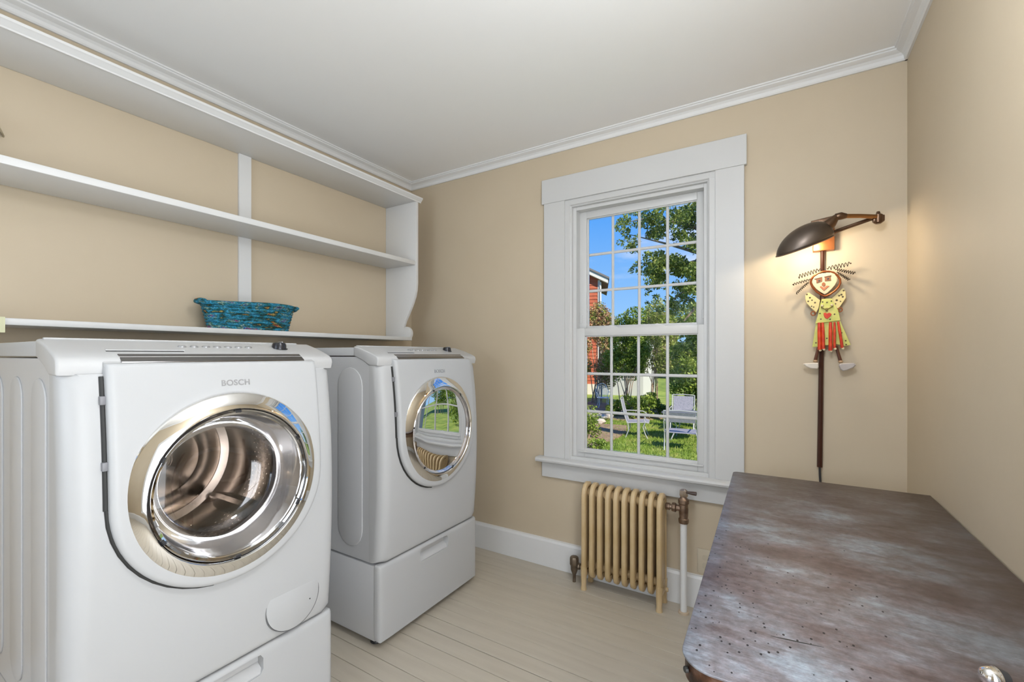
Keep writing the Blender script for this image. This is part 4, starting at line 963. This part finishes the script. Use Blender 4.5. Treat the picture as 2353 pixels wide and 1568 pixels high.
# red house beyond the bushes
REDW = mat('red_clapboard', (.36, .075, .03), .7, var=[(.46, .11, .045)], vscale=2.5)
hs = thing('red_house', 'red clapboard house with white gable trim beyond the bushes', 'house', (-8.08, 22, gz(-8, 22)), rz=R(20.5))
HB = gz(-8, 22)
def eave(x): return 5.15 - HB + min(-x, 5) * .5 - max(0, -x - 5) * .5
MB().prism([(-10, .55), (0, .55), (0, eave(0)), (-5, eave(-5)), (-10, eave(-10))], 'y', .06, 6).build('wall_core', REDW, hs, smooth=False)
MB().box(-10.05, .0, -.3, .05, 6, .55).build('foundation', mat('white_foundation', (.62, .55, .45), .8), hs, smooth=False)
zz = .55; bi = 0
while zz < eave(-5) - .1:
    # clip each board to the gable outline
    lim = 0 if zz < eave(0) else -(zz - eave(0)) / .5
    x1 = lim; x0 = -10 - lim
    if x1 - x0 < .4: break
    MB().prism([(.06, zz), (.018, zz), (.045, zz + .19), (.06, zz + .19)], 'x', x0, x1).build('clapboard', REDW, hs, smooth=False)
    zz += .185
MB().box(-.10, -.005, .55, .02, .06, eave(0)).build('corner_board', mat('white_house_trim', (.60, .58, .54), .6), hs, smooth=False)
WT = MATS['white_house_trim']
for s_ in (0, 1):
    xs = (.42, -5) if s_ == 0 else (-10.42, -5)
    za, zb_ = eave(0) - .21, eave(-5)
    MB().prism([(xs[0], za), (xs[1], zb_), (xs[1], zb_ + .26), (xs[0], za + .22)], 'y', -.28, .0).build('rake_board', WT, hs, smooth=False)
    MB().prism([(xs[0] + (.06 if s_ == 0 else -.06), za + .20), (xs[1], zb_ + .26), (xs[1], zb_ + .36), (xs[0] + (.06 if s_ == 0 else -.06), za + .30)], 'y', -.34, 6.2).build('roof_slope', mat('grey_shingle', (.16, .15, .15), .8), hs, smooth=False)
MB().tube([(.03, -.05, eave(0) - .12), (.04, -.05, 3.2), (.04, -.05, .4)], .05, 8).build('downspout', WT, hs)
# white sunroom wing with sash windows
HP = gz(-7, 21.5)
sr_ = thing('white_sunroom', 'white sunroom wing with gridded windows half hidden by bushes', 'house', (-7.1, 22.0, HP))
MB().box(-.85, .05, .0, 1.25, 2.4, 3.0).build('wall_core', WT, sr_, smooth=False)
MB().box(-1.0, -.12, 3.0, 1.45, 2.6, 3.14).build('roof', WT, sr_, smooth=False)
for wx in (-.55, .30):
    wn_ = MB().box(wx - .06, .0, .85, wx + .66, .05, 2.45).build('window', WT, sr_, smooth=False)
    for a in range(3):
        for c in range(4):
            MB().box(wx + a * .205, -.012, .93 + c * .37, wx + a * .205 + .17, .0, .93 + c * .37 + .33).build('pane', mat('dark_pane', (.08, .10, .11), .15), wn_, smooth=False)
# stone border and soil bed
SOIL = mat('garden_soil', (.22, .14, .09), .95, var=[(.34, .23, .15)], vscale=6, bump=.6, bscale=25)
def patch(name, label, pts):
    bm_ = MB(); n = len(pts); c = (sum(p[0] for p in pts) / n, sum(p[1] for p in pts) / n)
    vs_ = [(*c, gz(*c) + .05)] + [(p[0], p[1], gz(*p) + .04) for p in pts] + [(p[0], p[1], gz(*p) - .05) for p in pts]
    bm_.add(vs_, [(0, 1 + i, 1 + (i + 1) % n) for i in range(n)] + [(1 + i, 1 + n + i, 1 + n + (i + 1) % n, 1 + (i + 1) % n) for i in range(n)])
    tag(bm_.build(name, SOIL), label, 'soil', kind='structure')
s0 = site(1360, 10.2); s1 = site(1440, 15.4)
patch('soil_bed', 'bare brown soil strip at the lower left of the lawn', [(s0[0] - 1.5, 8.4), (s0[0] + .10, 8.8), (s0[0] + .25, 9.6), (s0[0] + .32, 10.6), (s0[0] + .3, 12), (s0[0] - .1, 13.4), (s0[0] - 2, 13)])
patch('soil_bed', 'brown planted soil bed under the bushes', [(s1[0] - 2.6, 14.2), (s1[0] - .6, 14.3), (s1[0] + .7, 14.7), (s1[0] + 1.3, 15.6), (s1[0] + 1.2, 17.5), (s1[0] - 2.6, 18.6)])
STONE = mat('garden_stone', (.38, .31, .24), .85, var=[(.55, .48, .40)], vscale=5, bump=.3, bscale=12)
sg = random.Random(4)
for i_, (px, Y, lab) in enumerate(((1351, 14.6, 'leftmost flat stone of the rockery row'), (1363, 14.4, 'second flat stone from the left in the rockery row'), (1375, 14.5, 'third flat stone from the left in the rockery row'), (1387, 14.3, 'fourth flat stone from the left in the rockery row'), (1399, 14.5, 'rightmost flat stone of the rockery row'), (1380, 13.3, 'single flat stone lying before the rockery row'))):
    p = site(px, Y); bm_ = bmesh.new(); bmesh.ops.create_icosphere(bm_, subdivisions=2, radius=1)
    for v in bm_.verts: v.co = Vector((v.co.x * .17, v.co.y * .15, v.co.z * .10)) * sg.uniform(.9, 1.1)
    o = MB().bm(bm_).build('garden_stone', STONE, loc=(p[0], Y, p[2] + .10)); o.rotation_euler = (0, 0, sg.uniform(-.3, .3))
    tag(o, lab, 'stone', group='rockery stones')

# patio furniture
GFR = mat('pale_grey_frame', (.52, .51, .50), .4, .3); SLING = mat('grey_violet_sling', (.22, .22, .26), .7, var=[(.30, .29, .34)], vscale=30)
def garden_chair(label, loc, rz, w=.56, high=.98, gap=0):
    """faces +x locally"""
    t = thing('patio_chair', label, 'chair', loc, rz=rz, group='patio chairs'); hw = w / 2
    MB().prism([(-.25, .415), (.22, .44), (.27, .425), (.27, .412), (.22, .425), (-.25, .40)], 'y', -hw + .03, hw - .03).build('seat', SLING, t)
    MB().prism(([(-.25, .41), (-.30, .55)] if not gap else [(-.33, .66)]) + [(-.36, .78), (-.41, high - .03), (-.42, high - .03), (-.375, .78)] + ([(-.315, .55), (-.265, .40)] if not gap else [(-.345, .66)]), 'y', -hw + .03, hw - .03).build('backrest', SLING, t)
    bf = MB()
    for s_ in (-1, 1): bf.tube([(-.255, s_ * hw, .40), (-.31, s_ * hw, .55), (-.37, s_ * hw, .78), (-.42, s_ * hw, high)], .014, 6)
    bf.tube([(-.42, -hw, high), (-.43, 0, high + .02), (-.42, hw, high)], .014, 6); bf.build('back_frame', GFR, t)
    sf_ = MB()
    for s_ in (-1, 1): sf_.tube([(-.26, s_ * hw, .40), (.22, s_ * hw, .43), (.28, s_ * hw, .415)], .013, 6)
    sf_.tube([(.28, -hw, .415), (.28, hw, .415)], .012, 6); sf_.build('seat_frame', GFR, t)
    for s_ in (-1, 1):
        MB().tube([(-.35, s_ * hw, .66), (-.15, s_ * (hw + .02), .66), (.12, s_ * (hw + .02), .65), (.20, s_ * (hw + .01), .60), (.16, s_ * hw, .50), (.20, s_ * hw, .43)], .013, 6).build('armrest', GFR, t)
        MB().tube([(.20, s_ * hw, .43), (.14, s_ * hw, .30), (.20, s_ * hw, .12), (.26, s_ * hw, .0)], .014, 6).build('leg', GFR, t)
        MB().tube([(-.24, s_ * hw, .41), (-.22, s_ * hw, .22), (-.30, s_ * hw, .0)], .014, 6).build('leg', GFR, t)
    return t
pA = stake(1466, 1003, 11.75); pB = stake(1563, 1025, 10.6); pC = stake(1567, 985, 13.4)
garden_chair('high-backed grey patio chair seen from the side left of the table', (pA[0], 11.75, gz(pA[0], 11.75)), R(12), high=1.02)
garden_chair('grey patio armchair seen from behind in front of the round table', (pB[0], 10.75, gz(pB[0], 10.75)), R(96), w=.70, high=.92, gap=1)
garden_chair('far patio chair facing us beyond the round table', (pC[0], 13.45, gz(pC[0], 13.45)), R(-84), w=.62, high=1.0)
pT = stake(1578, 985, 11.95)
pt = thing('patio_table', 'round grey patio table between the garden chairs', 'table', (pT[0], 12.0, gz(pT[0], 12.0)))
MB().lathe([(.0, .70), (.60, .70), (.625, .695), (.63, .685), (.62, .67), (.58, .665), (.0, .665)], (0, 0, 0), 'z', 40).build('table_top', mat('slate_grey_top', (.16, .165, .19), .4), pt)
for k in range(4):
    a = R(45 + 90 * k); MB().tube([(.45 * math.cos(a), .45 * math.sin(a), .67), (.30 * math.cos(a), .30 * math.sin(a), .35), (.48 * math.cos(a), .48 * math.sin(a), 0)], .016, 6).build('leg', GFR, pt)
# white wrought-iron chair by the red house
WI = mat('white_wrought_iron', (.76, .77, .80), .45)
pw_ = stake(1386, 925, 17.0); wc = thing('wrought_iron_chair', 'white wrought-iron garden chair before the rusty pink bush', 'chair', (pw_[0], 17.0, gz(pw_[0], 17.0)), rz=R(-60))
MB().lathe([(.0, .43), (.24, .43), (.25, .42), (.24, .405), (.0, .405)], (0, 0, 0), 'z', 20).build('seat', WI, wc)
bk_ = MB(); bk_.tube([(-.22, -.22, .42), (-.27, -.25, .7), (-.28, -.14, .92), (-.28, 0, .98), (-.28, .14, .92), (-.27, .25, .7), (-.22, .22, .42)], .016, 6)
for k in range(-3, 4): bk_.tube([(-.22, k * .055, .43), (-.275, k * .06, .68), (-.28, k * .05, .93 - abs(k) * .02)], .010, 5)
bk_.build('backrest', WI, wc)
for s_ in (-1, 1):
    MB().tube([(-.25, s_ * .24, .62), (0, s_ * .29, .64), (.18, s_ * .27, .62), (.2, s_ * .2, .42)], .013, 5).build('armrest', WI, wc)
    for fx in (.18, -.2): MB().tube([(fx * .9, s_ * .18, .41), (fx * .8, s_ * .17, .2), (fx * 1.3, s_ * .23, 0)], .014, 5).build('leg', WI, wc)
